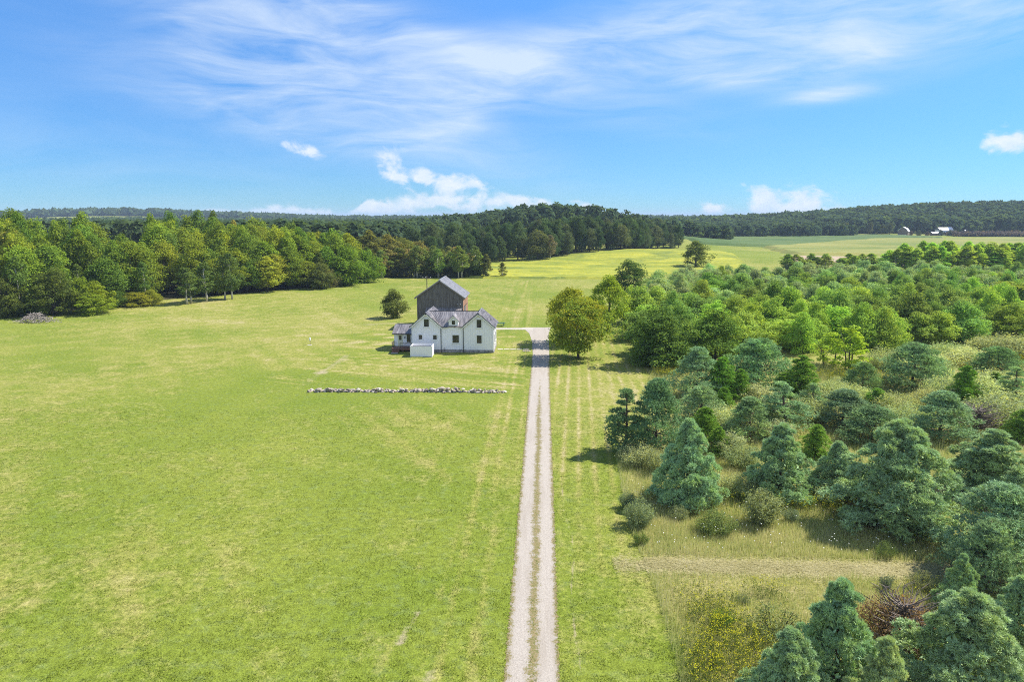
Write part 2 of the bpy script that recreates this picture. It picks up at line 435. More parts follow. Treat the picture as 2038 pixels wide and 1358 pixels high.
def stone_wall_mat():
    m, n = new_mat('fieldstone_foundation'); v = objco(n)
    vo = n.new('ShaderNodeTexVoronoi'); vo.inputs['Scale'].default_value = 3.2; n.l.new(v, vo.inputs['Vector'])
    c = n.mix(n.mapr(n.sep(vo.outputs['Color'])[0], 0, 1), (0.16, 0.15, 0.15), (0.42, 0.38, 0.36))
    vd = n.new('ShaderNodeTexVoronoi', feature='DISTANCE_TO_EDGE'); vd.inputs['Scale'].default_value = 3.2; n.l.new(v, vd.inputs['Vector'])
    c = n.mix(n.mapr(vd.outputs[0], 0.02, 0.08), (0.28, 0.26, 0.25), c)
    out_bsdf(n, Base_Color=c, Roughness=0.95)
    return m

M = dict(
    turf=turf_mat(), gravel=gravel_mat(), straw=straw_mat(),
    soy=crop_mat('soybean_leaves', (0.19, 0.23, 0.035), (0.36, 0.35, 0.045), (0.15, 0.19, 0.04), 0.035),
    corn=crop_mat('corn_leaves', (0.15, 0.19, 0.045), (0.27, 0.26, 0.075), (0.22, 0.23, 0.06), 0.012),
    corn_dark=crop_mat('corn_leaves_green', (0.07, 0.12, 0.035), (0.11, 0.16, 0.05), (0.12, 0.16, 0.045), 0.012),
    soil=crop_mat('bare_soil', (0.34, 0.25, 0.17), (0.42, 0.32, 0.22), (0.36, 0.28, 0.2), 0.02),
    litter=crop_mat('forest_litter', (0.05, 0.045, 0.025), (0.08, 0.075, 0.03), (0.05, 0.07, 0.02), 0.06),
    white=plain('white_paint', (0.87, 0.85, 0.89), (0.83, 0.82, 0.86), 1.2, 0.55),
    trim=plain('white_trim', (0.82, 0.82, 0.82), (0.78, 0.78, 0.78), 2.0, 0.5),
    cream=plain('cream_paint', (0.72, 0.70, 0.55), (0.68, 0.65, 0.5), 2.0, 0.5),
    dark=plain('dark_metal', (0.045, 0.045, 0.05), (0.06, 0.06, 0.065), 3.0, 0.45, 0.3),
    roof=metal_roof_mat('ribbed_steel_roof', (0.13, 0.122, 0.132), (0.44, 0.41, 0.405), 0.36, 0.25),
    barnroof=metal_roof_mat('galvanised_roof', (0.27, 0.27, 0.285), (0.40, 0.40, 0.42), 0.45, 0.25),
    board=board_mat(), glass=glass_mat(), found=stone_wall_mat(),
    deck=plain('stained_deck', (0.26, 0.13, 0.085), (0.18, 0.085, 0.055), 2.0, 0.7, stretch=(1, 6, 1)),
    concrete=plain('concrete', (0.46, 0.42, 0.35), (0.38, 0.34, 0.29), 2.0, 0.9),
    stone=stone_mat('field_stone', (0.22, 0.175, 0.145), (0.42, 0.35, 0.29), (0.55, 0.49, 0.42)),
    bark=plain('bark', (0.10, 0.085, 0.07), (0.055, 0.045, 0.038), 3.0, 0.95, stretch=(4, 4, 0.7)),
    pinebark=plain('pine_bark', (0.17, 0.105, 0.07), (0.09, 0.065, 0.05), 3.0, 0.95, stretch=(4, 4, 0.7)),
    birch=plain('pale_bark', (0.55, 0.52, 0.47), (0.34, 0.32, 0.29), 2.0, 0.9, stretch=(1, 1, 3)),
    grey=plain('dead_wood', (0.36, 0.32, 0.29), (0.24, 0.20, 0.18), 3.0, 0.95, stretch=(1, 1, 0.5)),
    pole=plain('pole_wood', (0.20, 0.16, 0.13), (0.15, 0.12, 0.1), 2.0, 0.9),
    green=plain('green_paint', (0.035, 0.10, 0.06), (0.05, 0.14, 0.09), 2.0, 0.5),
    leaf=leaf_mat('broad_leaf'), needle=leaf_mat('pine_needle', 0.12, (1.3, 1.15, 0.7), 0.9), maple=leaf_mat('maple_leaf', 0.42, (1.75, 1.0, 0.55), 0.8),
    tall=blade_mat('meadow_grass_blade', (0.37, 0.45, 0.12), (0.66, 0.62, 0.25), (0.78, 0.70, 0.44)),
    herb=blade_mat('goldenrod_leaf', (0.08, 0.13, 0.025), (0.15, 0.19, 0.035), (0.2, 0.22, 0.05)),
    gold=blade_mat('goldenrod_flower', (0.56, 0.53, 0.02), (0.66, 0.62, 0.03), (0.7, 0.66, 0.06)),
    edge=blade_mat('short_grass_blade', (0.10, 0.17, 0.02), (0.19, 0.23, 0.035), (0.30, 0.28, 0.09)),
    umbel=plain('white_flower', (0.75, 0.75, 0.7), (0.7, 0.7, 0.66), 5.0, 0.8),
)

# ------------------------------------------------------------------ ground
def seg_dist(x, y, a, b):
    ax, ay = a[:2]; bx, by = b[:2]; dx, dy = bx-ax, by-ay
    t = np.clip(((x-ax)*dx + (y-ay)*dy)/(dx*dx+dy*dy), 0, 1)
    return np.hypot(x-ax-t*dx, y-ay-t*dy)
def edge_x(y):                      # where the mown lawn ends and the meadow begins
    y = np.asarray(y, float)
    return np.where(y < 66, 7.15 + 0.25*np.sin(y*0.21), 7.3 + (y-66)*0.245)
def ground_maps(x, y):
    a = fbm(x/38.0, y/30.0, 11, 3); b = fbm(x/9.0, y/7.0, 23, 3); c = fbm(x/2.4, y/2.0, 31, 2)
    dry = 0.22 + (a-0.5)*1.35 + (b-0.5)*0.6 + (c-0.5)*0.3
    far = sstep(135, 170, y)
    dry += far*0.06
    # diagonal drifts of older mowing in the open field
    st = fbm((x*0.83+y*0.55)/1.6, (x*-0.55+y*0.83)/22.0, 41, 3)
    dry += (st-0.5)*1.1*sstep(-3, -8, x)
    al = sstep(-14, -9, x)*(1-sstep(-2.6, -2, x)); dry += al*(fbm(x/0.6, y/40.0, 43, 2)-0.5)*1.15
    # mower passes on the right-hand verge and along the drive
    v = sstep(1.0, 2.0, x)*(1-sstep(0, 3, x-edge_x(y)))*sstep(30, 70, y)*(1-sstep(138, 152, y))
    s = 0.5+0.5*np.sin((x*1.0-0.05*y)*2*math.pi/1.55)
    dry += v*(s**3*0.62 - 0.08)*(0.5+vnoise(y/9.0, np.floor((x-0.05*y)/1.55), 6))
    for tx in (-4.2, -5.7):
        w = 0.22 + 0.1*vnoise(y/3.0, y*0+tx, 3)
        dry += (0.15+0.42*vnoise(y/6.0, y*0+tx*3, 4))*np.exp(-((x - tx - 0.25*np.sin(y/17.0))/(w*1.3))**2)*(1-sstep(96, 112, y))
    # lawn round the house mown in long sweeps
    lawn = sstep(-46, -36, x)*(1-sstep(-3.5, -2, x))*sstep(92, 95, y)*(1-sstep(140, 150, y))
    sw = fbm((x*0.30+y*1.0)/0.75, (x-0.3*y)/34.0, 51, 2)
    dry += lawn*((sw-0.5)*2.6 + 0.05)
    # lush strip below the stone row
    dry -= 0.45*np.exp(-((y-90.0)/1.4)**2)*sstep(-34, -31, x)*(1-sstep(-6, -3, x))
    bare = np.zeros_like(x)
    def streak(p, q, w, amt, soft=1.0):
        a_, b_ = gp(*p), gp(*q); d = seg_dist(x, y, a_, b_)
        return amt*np.exp(-(d/w)**2)
    bare += streak((690, 708), (640, 742), 0.9, 0.62) + streak((640, 742), (600, 770), 1.3, 0.40)
    bare += streak((832, 1218), (797, 1282), 0.22, 0.9) + streak((860, 1335), (850, 1358), 0.4, 0.6)
    bare += streak((720, 647), (800, 643), 1.6, 0.62) + streak((1075, 630), (1098, 631), 1.0, 0.75)
    bare += streak((885, 1090), (860, 1150), 0.18, 0.3)
    lx = 2.0 + 0.18*np.sin(y/2.3) + 0.25*np.sin(y/7.0+1) - 0.012*(y-40)
    bare += 0.55*np.exp(-((x-lx)/0.11)**2)*(1-sstep(60, 66, y))*(0.6+0.6*vnoise(y/1.3, y*0, 9))
    dry += streak((330, 693), (740, 655), 1.6, 0.35) + streak((330, 632), (640, 655), 2.0, 0.3) + streak((740, 655), (800, 652), 1.6, 0.3)
    dry += streak((900, 600), (720, 640), 3.0, 0.25)
    dry += 0.5*np.exp(-((x-10)/5)**2-((y-140)/7)**2) + 0.4*np.exp(-((x-3)/1.2)**2-((y-104)/2.0)**2)
    # beyond the lawn edge: rank meadow
    mead = sstep(0, 1.2, x-edge_x(y))*(y < 190)
    dry = dry*(1-mead) + mead*(0.75+(b-0.5)*0.9)
    return dry, bare
def spaced(a, b, fine0, fine1, step, grow):
    xs = list(np.arange(fine0, fine1, step)); s = step
    v = fine1
    while v < b: xs.append(v); s *= grow; v += s
    xs.append(b); s = step; v = fine0
    left = []
    while v > a: s *= grow; v -= s; left.append(max(v, a))
    return np.array(left[::-1] + xs)
def grid_mesh(xs, ys, zoff, mat, name, keep=None, maps=None):
    X, Y = np.meshgrid(xs, ys); Z = terrain(X, Y) + zoff
    nx, ny = len(xs), len(ys)
    idx = np.arange(nx*ny).reshape(ny, nx)
    Fq = np.stack([idx[:-1, :-1], idx[:-1, 1:], idx[1:, 1:], idx[1:, :-1]], -1).reshape(-1, 4)
    if keep is not None:
        cx = X.ravel()[Fq].mean(1); cy_ = Y.ravel()[Fq].mean(1); Fq = Fq[keep(cx, cy_)]
    at = None
    if maps is not None:
        d, b = maps(X.ravel(), Y.ravel()); at = {'dry': ('POINT', d), 'bare': ('POINT', b)}
    return mk_mesh(name, np.stack([X.ravel(), Y.ravel(), Z.ravel()], -1), Fq, None, mat, at, True)
xs = np.unique(np.concatenate([spaced(-9000, 9000, -30, 20, 0.5, 1.06), np.arange(-7.2, 7.6, 0.17)]))
ys = spaced(-3000, 16000, 29, 96, 0.45, 1.035)
ground = link('ground', grid_mesh(xs, ys, 0.0, M['turf'], 'ground', None, ground_maps), kind='structure')

def inside(poly):
    P = np.array(poly)[:, :2]
    def f(x, y):
        r = np.zeros(x.shape, bool); j = len(P)-1
        for i in range(len(P)):
            xi, yi = P[i]; xj, yj = P[j]
            c = ((yi > y) != (yj > y)) & (x < (xj-xi)*(y-yi)/(yj-yi+1e-12)+xi)
            r ^= c; j = i
        return r
    return f
def field(name, poly, up, mat, step, rough=0.0, skirt=True):
    """a crop standing on the ground: a bumpy top and cut sides"""
    P = np.array(poly)[:, :2]; xs_ = np.arange(P[:, 0].min(), P[:, 0].max(), step); ys_ = np.arange(P[:, 1].min(), P[:, 1].max(), step)
    X, Y = np.meshgrid(xs_, ys_); ins = inside(poly)(X.ravel(), Y.ravel())
    Z = terrain(X, Y).ravel() + np.where(ins, up*(0.75+0.5*fbm(X.ravel()/1.7, Y.ravel()/1.7, 61, 3)) if rough else up, -0.3)
    nx, ny = len(xs_), len(ys_); idx = np.arange(nx*ny).reshape(ny, nx)
    Fq = np.stack([idx[:-1, :-1], idx[:-1, 1:], idx[1:, 1:], idx[1:, :-1]], -1).reshape(-1, 4)
    Fq = Fq[ins[Fq].any(1)]
    return link(name, mk_mesh(name, np.stack([X.ravel(), Y.ravel(), Z], -1), Fq, None, mat, None, False), kind='structure')
def G(*pts): return [gp(*p) for p in pts]
soy_poly = G((930, 554), (1250, 556), (1330, 545)) + [(92, 305, 0), (106, 390, 0), (112, 500, 0)] + G((1370, 500), (1250, 498), (1130, 512), (1000, 524), (880, 528))
field('soybean_field', soy_poly, 0.75, M['soy'], 1.6, 1)
field('soil_strip', [(118, 330, 0), (300, 345, 0), (420, 412, 0), (140, 415, 0)], 0.06, M['soil'], 4.0)
field('corn_field', [(150, 418, 0), (520, 420, 0), (760, 560, 0), (700, 780, 0), (330, 700, 0), (165, 520, 0)], 1.7, M['corn'], 5.0, 1)
field('corn_field', [(118, 525, 0), (180, 530, 0), (330, 705, 0), (430, 760, 0), (380, 830, 0), (150, 800, 0), (110, 640, 0)], 1.7, M['corn_dark'], 5.0, 1)
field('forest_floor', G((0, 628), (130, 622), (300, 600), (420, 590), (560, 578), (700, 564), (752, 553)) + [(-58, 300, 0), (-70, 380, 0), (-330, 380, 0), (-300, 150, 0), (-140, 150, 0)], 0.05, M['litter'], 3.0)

# driveway: a strip with crumbling edges
def strip(name, pts, mat, dz, jag=0.05, step=0.11):
    V = []; P = [Vector((p[0], p[1])) for p in pts]; W = [p[2] for p in pts]
    for a, b, wa, wb in zip(P[:-1], P[1:], W[:-1], W[1:]):
        k = max(2, int((b-a).length/step)); t = (b-a).normalized(); nrm = Vector((t.y, -t.x))
        for i in range(k + (1 if b is P[-1] else 0)):
            f = i/k; q = a.lerp(b, f); w = wa+(wb-wa)*f
            for sgn in (-1, 1):
                e = q + nrm*sgn*(w*0.5 + random.gauss(0, jag)); V.append((e.x, e.y, th(e.x, e.y)+dz))
            V.insert(-1, (q.x, q.y, th(q.x, q.y)+dz+0.015))
    F = []
    for i in range(len(V)//3-1):
        o = i*3; F += [(o, o+1, o+4, o+3), (o+1, o+2, o+5, o+4)]
    return link(name, mk_mesh(name, V, F, None, mat), kind='structure')
strip('driveway', [(-0.45, -20, 2.95), (-0.45, 95, 2.95), (-0.35, 118, 2.9), (-0.5, 130, 3.2), (-0.9, 140, 4.0), (-1.4, 147.5, 6.2)], M['gravel'], 0.012)
strip('driveway_spur', [(-2.2, 145.6, 3.2), (-6, 145.4, 2.2), (-17.5, 145.2, 1.8)], M['concrete'], 0.02, 0.12)
strip('mown_path', [(6.6, 44.5, 0.5), (7.6, 44.4, 1.7), (20, 44.3, 1.9), (42, 44.5, 2.0)], M['straw'], 0.014, 0.28)
wk = link('walkway', None, loc=(-8.2, 122.3, 0)); wk['kind'] = 'structure'
pv = MB().box(-0.5, 0.5, -0.36, 0.36, 0.0, 0.05).mesh('paving_slab', M['concrete'])
for i in range(5):
    o = link('paving_slab', pv, wk, (0.4+i*1.16, 0.02*(i % 2), 0.0)); o.rotation_euler[2] = random.uniform(-.05, .05)

# ------------------------------------------------------------------ farmhouse
HX0, HX1, HX2, HX3 = -23.4, -18.2, -14.15, -8.75     # wing and middle section corners
HY = 119.0
def farmhouse():
    t = thing('farmhouse', 'white board and batten farmhouse with two front gables and ribbed metal roof', 'house', (HX3, HY, 0))
    ox, oy = HX3, HY
    X = lambda x: x - ox
    Y = lambda y: y - oy
    fz, ez, az_ = 0.5, 4.72, 7.0
    DR, DL = 6.6, 8.4                    # depth of the wings
    def wing(x0, x1, depth, name='wall'):
        xm = (x0+x1)/2
        prof = [(X(x0), fz), (X(x1), fz), (X(x1), ez), (X(xm), az_), (X(x0), ez)]
        w = MB().prism(prof, 0, depth).build(name, M['white'], t)
        b = MB(); k = int((x1-x0)/0.41)
        for i in range(1, k):
            x = x0 + (x1-x0)*i/k; top = ez + (az_-ez)*(1-abs(x-xm)/((x1-x0)/2)) - 0.1
            b.box(X(x)-0.022, X(x)+0.022, -0.022, 0.002, fz+0.02, top)
        for s, xx in ((-1, x0), (1, x1)):
            for i in range(1, int(depth/0.41)):
                b.box(X(xx)+min(0, s*0.022), X(xx)+max(0, s*0.022), i*0.41-0.022, i*0.41+0.022, fz+0.02, ez-0.15)
        b.build('batten_siding', M['white'], w, kind='stuff')
        MB().box(X(x0)-0.03, X(x0)+0.10, -0.032, 0.1, fz, ez-0.02).build('corner_board', M['trim'], w)
        MB().box(X(x1)-0.10, X(x1)+0.03, -0.032, 0.1, fz, ez-0.02).build('corner_board', M['trim'], w)
        return w
    wing(HX2, HX3, DR); wing(HX0, HX1, DL)
    mw = MB().box(X(HX1)-0.02, X(HX2)+0.02, 0.06, 6.2, fz, ez-0.02).build('wall', M['white'], t)
    b = MB()
    for i in range(1, 10): xx = X(HX1)+i*0.405; b.box(xx-0.022, xx+0.022, 0.038, 0.062, fz+0.02, ez-0.1)
    b.build('batten_siding', M['white'], mw, kind='stuff')
    f = MB().box(X(HX2)-0.05, X(HX3)+0.04, -0.04, DR+0.03, -0.2, fz).box(X(HX1)-0.01, X(HX2)-0.052, 0.02, 6.0, -0.2, fz).box(X(HX0)-0.04, X(HX1)-0.012, -0.04, DL+0.03, -0.2, fz)
    f.build('foundation', M['found'], t)
    # roofs
    oh = 0.38
    def roof(slabs, name='roof', mat=M['roof'], ribs=0.4):
        m = MB(); r = MB()
        for a, b_, c_, d in slabs:                    # a-b ridge, d-c eave
            m.slab(a, b_, c_, d, 0.10)
            a, b_, c_, d = map(Vector, (a, b_, c_, d)); nrm = (b_-a).cross(d-a).normalized(); nrm = -nrm if nrm.z < 0 else nrm
            k = max(2, int((b_-a).length/ribs))
            for i in range(k+1):
                p, q = a.lerp(b_, i/k)+nrm*0.012, d.lerp(c_, i/k)+nrm*0.012
                r.tube([p, q], 0.028, 4)
        o = m.build(name, mat, t); r.build('roof_rib', mat, o, kind='stuff')
        return o
    def gable(x0, x1, y0, y1):
        xm = (x0+x1)/2; k = (az_-ez)/((x1-x0)/2); zt = az_+0.16; ze = ez+0.16-oh*k
        ro = roof([((X(xm), y0, zt), (X(xm), y1, zt), (X(x1)+oh, y1, ze), (X(x1)+oh, y0, ze)),
                   ((X(xm), y1, zt), (X(xm), y0, zt), (X(x0)-oh, y0, ze), (X(x0)-oh, y1, ze))])
        # white barge boards under the dark metal edge
        bb = MB()
        for s, xe in ((-1, X(x0)-oh+0.02), (1, X(x1)+oh-0.02)):
            bb.slab((X(xm), y0+0.012, zt-0.13), (X(xm), y0+0.07, zt-0.13), (xe, y0+0.07, ze-0.13), (xe, y0+0.012, ze-0.13), 0.17)
        bb.build('barge_board', M['trim'], ro)
        MB().tube([(X(xm), y0-0.01, zt+0.0), (X(xm), y1, zt+0.0)], 0.06, 5).build('ridge_cap', M['roof'], ro)
        e = MB()
        for s, xe in ((-1, X(x0)-oh), (1, X(x1)+oh)): e.slab((X(xm), y0-0.03, zt+0.012), (X(xm), y0+0.012, zt+0.012), (xe, y0+0.012, ze+0.012), (xe, y0-0.03, ze+0.012), 0.11)
        e.build('roof_edge_trim', M['dark'], ro)
    gable(HX2, HX3, -oh, DR+oh); gable(HX0, HX1, -oh, DL+oh)
    xl, xr = X((HX0+HX1)/2), X((HX2+HX3)/2); rz, ry = 7.02, 3.2
    k = (rz-ez-0.12)/ry
    roof([((xl, ry, rz), (xr, ry, rz), (X(HX2)-0.05, -0.25, ez+0.12-0.25*k), (X(HX1)+0.05, -0.25, ez+0.12-0.25*k)),
          ((xr, ry, rz), (xl, ry, rz), (xl, 6.5, ez), (xr, 6.5, ez))])
    MB().tube([(xl, ry, rz+0.02), (xr, ry, rz+0.02)], 0.06, 5).build('ridge_cap', M['dark'], t)
    # wall dormer
    dx0, dx1, dz0, dz1 = X(-16.75), X(-15.05), 5.75, 6.62; dm = (dx0+dx1)/2
    dr = MB().prism([(dx0, ez-0.6), (dx1, ez-0.6), (dx1, dz0), (dm, dz1), (dx0, dz0)], -0.005, 2.4).build('dormer', M['white'], t)
    kk = (dz1-dz0)/((dx1-dx0)/2); ze = dz0+0.12-0.2*kk
    m = MB(); m.slab((dm, -0.28, dz1+0.12), (dm, 2.9, dz1+0.12), (dx1+0.2, 2.6, ze), (dx1+0.2, -0.28, ze), 0.08)
    m.slab((dm, 2.9, dz1+0.12), (dm, -0.28, dz1+0.12), (dx0-0.2, -0.28, ze), (dx0-0.2, 2.6, ze), 0.08)
    m.build('dormer_roof', M['roof'], dr)
    m = MB()
    for xe in (dx0-0.19, dx1+0.19): m.slab((dm, -0.27, dz1+0.035), (dm, -0.21, dz1+0.035), (xe, -0.21, ze-0.085), (xe, -0.27, ze-0.085), 0.13)
    m.build('barge_board', M['trim'], dr)
    # windows
    def window(xc, z0, z1, w, y=0.0, lab=None, side=None):
        tr, d = 0.13, 0.06
        P = (lambda u0, u1, v0, v1, z0_, z1_: (u0, u1, v0, v1, z0_, z1_)) if side is None else (lambda u0, u1, v0, v1, z0_, z1_: (side-v1, side-v0, u0, u1, z0_, z1_))
        m = MB(); x0, x1 = xc-w/2, xc+w/2
        for q in ((x0-tr, x0, -d, 0.0, z0-tr, z1+tr), (x1, x1+tr, -d, 0.0, z0-tr, z1+tr), (x0, x1, -d-0.01, 0.0, z1, z1+tr), (x0-0.05-tr, x1+0.05+tr, -d-0.05, 0.0, z0-tr-0.03, z0)):
            m.box(*P(q[0], q[1], y+q[2], y+q[3], q[4], q[5]))
        f = m.build('window', M['trim'], t, label=lab)
        s = MB(); sw = 0.055; zm = (z0+z1)/2
        for q in ((x0, x0+sw, z0, z1), (x1-sw, x1, z0, z1), (x0+sw, x1-sw, z1-sw, z1), (x0+sw, x1-sw, z0, z0+sw), (x0+sw, x1-sw, zm-0.03, zm+0.03)):
            s.box(*P(q[0], q[1], y-0.044, y, q[2], q[3]))
        s.build('sash', M['dark'], f)
        MB().box(*P(x0+sw, x1-sw, y-0.03, y+0.01, z0+sw, z1-sw)).build('pane', M['glass'], f)
    window(X(-11.35), 4.52, 5.95, 0.86, lab='tall upper window in the gable of the wider wing')
    window(X(-11.35), 1.72, 3.12, 0.86)
    window(X(-15.55), 1.75, 3.15, 1.15, y=0.06, lab='wide window under the dormer')
    window(X(-15.9), 5.02, 5.78, 0.60, y=-0.005, lab='small dormer window')
    window(X(-20.72), 4.62, 6.0, 0.86)
    window(X(-21.85), 2.35, 3.15, 0.64, lab='small square window'); window(X(-19.25), 2.33, 3.13, 0.64, lab='small square window')
    window(1.5, 1.6, 3.1, 0.85, side=0.0); window(4.6, 1.6, 3.1, 0.85, side=0.0)
    # gutters and downspouts
    for xx in (HX1+0.03, HX2-0.03):
        MB().tube([(X(xx), -0.09, ez-0.25), (X(xx), -0.09, 0.12), (X(xx), -0.3, 0.05)], 0.062, 6).build('downspout', M['dark'], t)
    MB().tube([(0.06, -0.12, ez-0.35), (-0.05, -0.09, ez-0.6), (-0.05, -0.09, 0.2)], 0.05, 6).build('downspout', M['white'], t)
    for x0, x1 in ((HX1+0.1, -16.98), (-14.85, HX2-0.1)):
        MB().box(X(x0), X(x1), -0.40, -0.26, ez-0.17, ez-0.06).build('gutter', M['dark'], t)
    # porch room on the end, with deck, railing and steps
    px0, px1, py = -27.0, HX0-0.03, 1.9
    pw = MB().prism([(py, 0.75), (py+4.6, 0.75), (py+4.6, 3.15), (py+2.3, 4.25), (py, 3.15)], X(px0), X(px1), axis='x').build('porch_wall', M['white'], t)
    k = (4.25-3.15)/2.3; zt, ze = 4.4, 3.3-0.45*k
    roof([((X(px0)-0.25, py+2.3, zt), (X(px1)-0.02, py+2.3, zt), (X(px1)-0.02, py-0.45, ze), (X(px0)-0.25, py-0.45, ze)),
          ((X(px1)-0.02, py+2.3, zt), (X(px0)-0.25, py+2.3, zt), (X(px0)-0.25, py+5.0, ze), (X(px1)-0.02, py+5.0, ze))], 'porch_roof')
    MB().box(X(px0)-0.25, X(px1)-0.02, py-0.56, py-0.44, ze-0.16, ze-0.03).build('gutter', M['dark'], t)
    d = MB().box(X(-26.35), X(-25.45), py-0.05, py, 0.82, 2.85).build('door', M['cream'], t, label='cream door with a glazed upper half')
    MB().box(X(-26.15), X(-25.65), py-0.062, py-0.02, 1.85, 2.65).build('pane', M['glass'], d)
    MB().tube([(X(-25.55), py-0.05, 1.75), (X(-25.55), py-0.13, 1.75)], 0.035, 6).build('door_knob', M['dark'], d)
    window(X(-24.35), 1.45, 2.9, 0.72, y=py)
    l = MB().box(X(-25.06), X(-24.98), py-0.08, py, 2.3, 2.42).tube([(X(-25.02), py-0.16, 2.55), (X(-25.02), py-0.16, 2.35), (X(-25.02), py-0.16, 2.15)], [0.04, 0.1, 0.07], 6)
    l.build('wall_lantern', M['dark'], t)
    dk = MB().box(X(px0)-0.1, X(HX0)-0.06, -0.05, 0.0, 0.38, 0.62).box(X(px0)-0.1, X(HX0)-0.06, 0.0, py-0.01, 0.40, 0.62).box(X(px0)-0.1, X(px0), 0.0, py-0.01, 0.1, 0.39)
    dko = dk.build('deck_frame', M['deck'], t)
    for i in range(13):
        MB().box(X(px0)-0.12, X(HX0)-0.06, -0.08+i*0.15, 0.055+i*0.15, 0.622, 0.66).build('deck_board', M['deck'], dko)
    for xx in (-26.9, -25.1, -23.6): MB().box(X(xx)-0.07, X(xx)+0.07, 0.02, 0.16, -0.1, 0.398).build('deck_post', M['deck'], dko)
    rl = MB()
    for xx in (-25.55, -24.5, -23.55): rl.box(X(xx)-0.03, X(xx)+0.03, -0.03, 0.03, 0.66, 1.66)
    rl.box(X(-25.58), X(-23.5), -0.035, 0.035, 1.66, 1.71)
    rl.box(X(-25.55), X(-23.5), -0.012, 0.012, 0.78, 0.81)
    for i in range(14): xx = X(-25.5)+i*0.145; rl.box(xx-0.008, xx+0.008, -0.008, 0.008, 0.8, 1.66)
    rl.build('railing', M['dark'], t)
    rs = MB().box(X(px0)-0.06, X(px0), 0.0, 0.06, 0.66, 1.66).box(X(px0)-0.06, X(px0), py-0.1, py-0.04, 0.66, 1.66).box(X(px0)-0.065, X(px0)+0.005, 0.0, py-0.04, 1.66, 1.71)
    for i in range(11): rs.box(X(px0)-0.04, X(px0)-0.02, 0.12+i*0.15, 0.14+i*0.15, 0.66, 1.66)
    rs.build('railing', M['dark'], t)
    st = MB()
    for i in range(3): st.box(X(px0)+0.1, X(-25.75), -0.36-i*0.32, -0.085-i*0.32+0.02, 0.0, 0.48-i*0.16)
    so = st.build('step_carriage', M['deck'], t)
    for i in range(3): MB().box(X(px0)+0.06, X(-25.7), -0.40-i*0.32, -0.085-i*0.32, 0.482-i*0.16, 0.52-i*0.16).build('tread', M['deck'], so)
    MB().box(X(px0)+0.05, X(-25.7), -1.6, -1.05, -0.05, 0.06).build('landing_slab', M['concrete'], t)
    MB().tube([(X(-17.6), -0.1, 0.3), (X(-17.6), -0.35, 0.75), (X(-17.6), -0.35, 0.95)], 0.05, 6).build('vent_pipe', M['dark'], t)
farmhouse()

def enclosure():
    x0, x1, y0, y1, h = -22.85, -19.15, 114.7, 117.1, 1.88
    t = thing('board_enclosure', 'low white open-topped board enclosure in front of the farmhouse', 'enclosure', (x0, y0, 0))
    w, d = x1-x0, y1-y0
    for nm, q in (('front_panel', (0, w, 0, 0.08)), ('back_panel', (0, w, d-0.08, d)), ('side_panel', (0, 0.08, 0.082, d-0.082)), ('side_panel', (w-0.08, w, 0.082, d-0.082))):
        p = MB().box(q[0], q[1], q[2], q[3], 0.05, h).build(nm, M['white'], t)
        MB().box(q[0]-0.015, q[1]+0.015, q[2]-0.015, q[3]+0.015, h+0.003, h+0.06).build('cap_rail', M['dark'] if nm in ('front_panel',) else M['trim'], p)
    b = MB()
    for i in range(1, 12): xx = w*i/12; b.box(xx-0.012, xx+0.012, -0.012, 0.001, 0.08, h-0.05)
    b.build('batten_siding', M['white'], t, kind='stuff')
    for xx in (0.0, w): MB().box(xx-0.07, xx+0.07, -0.05, 0.05, -0.1, h+0.08).build('corner_post', M['trim'], t)
enclosure()

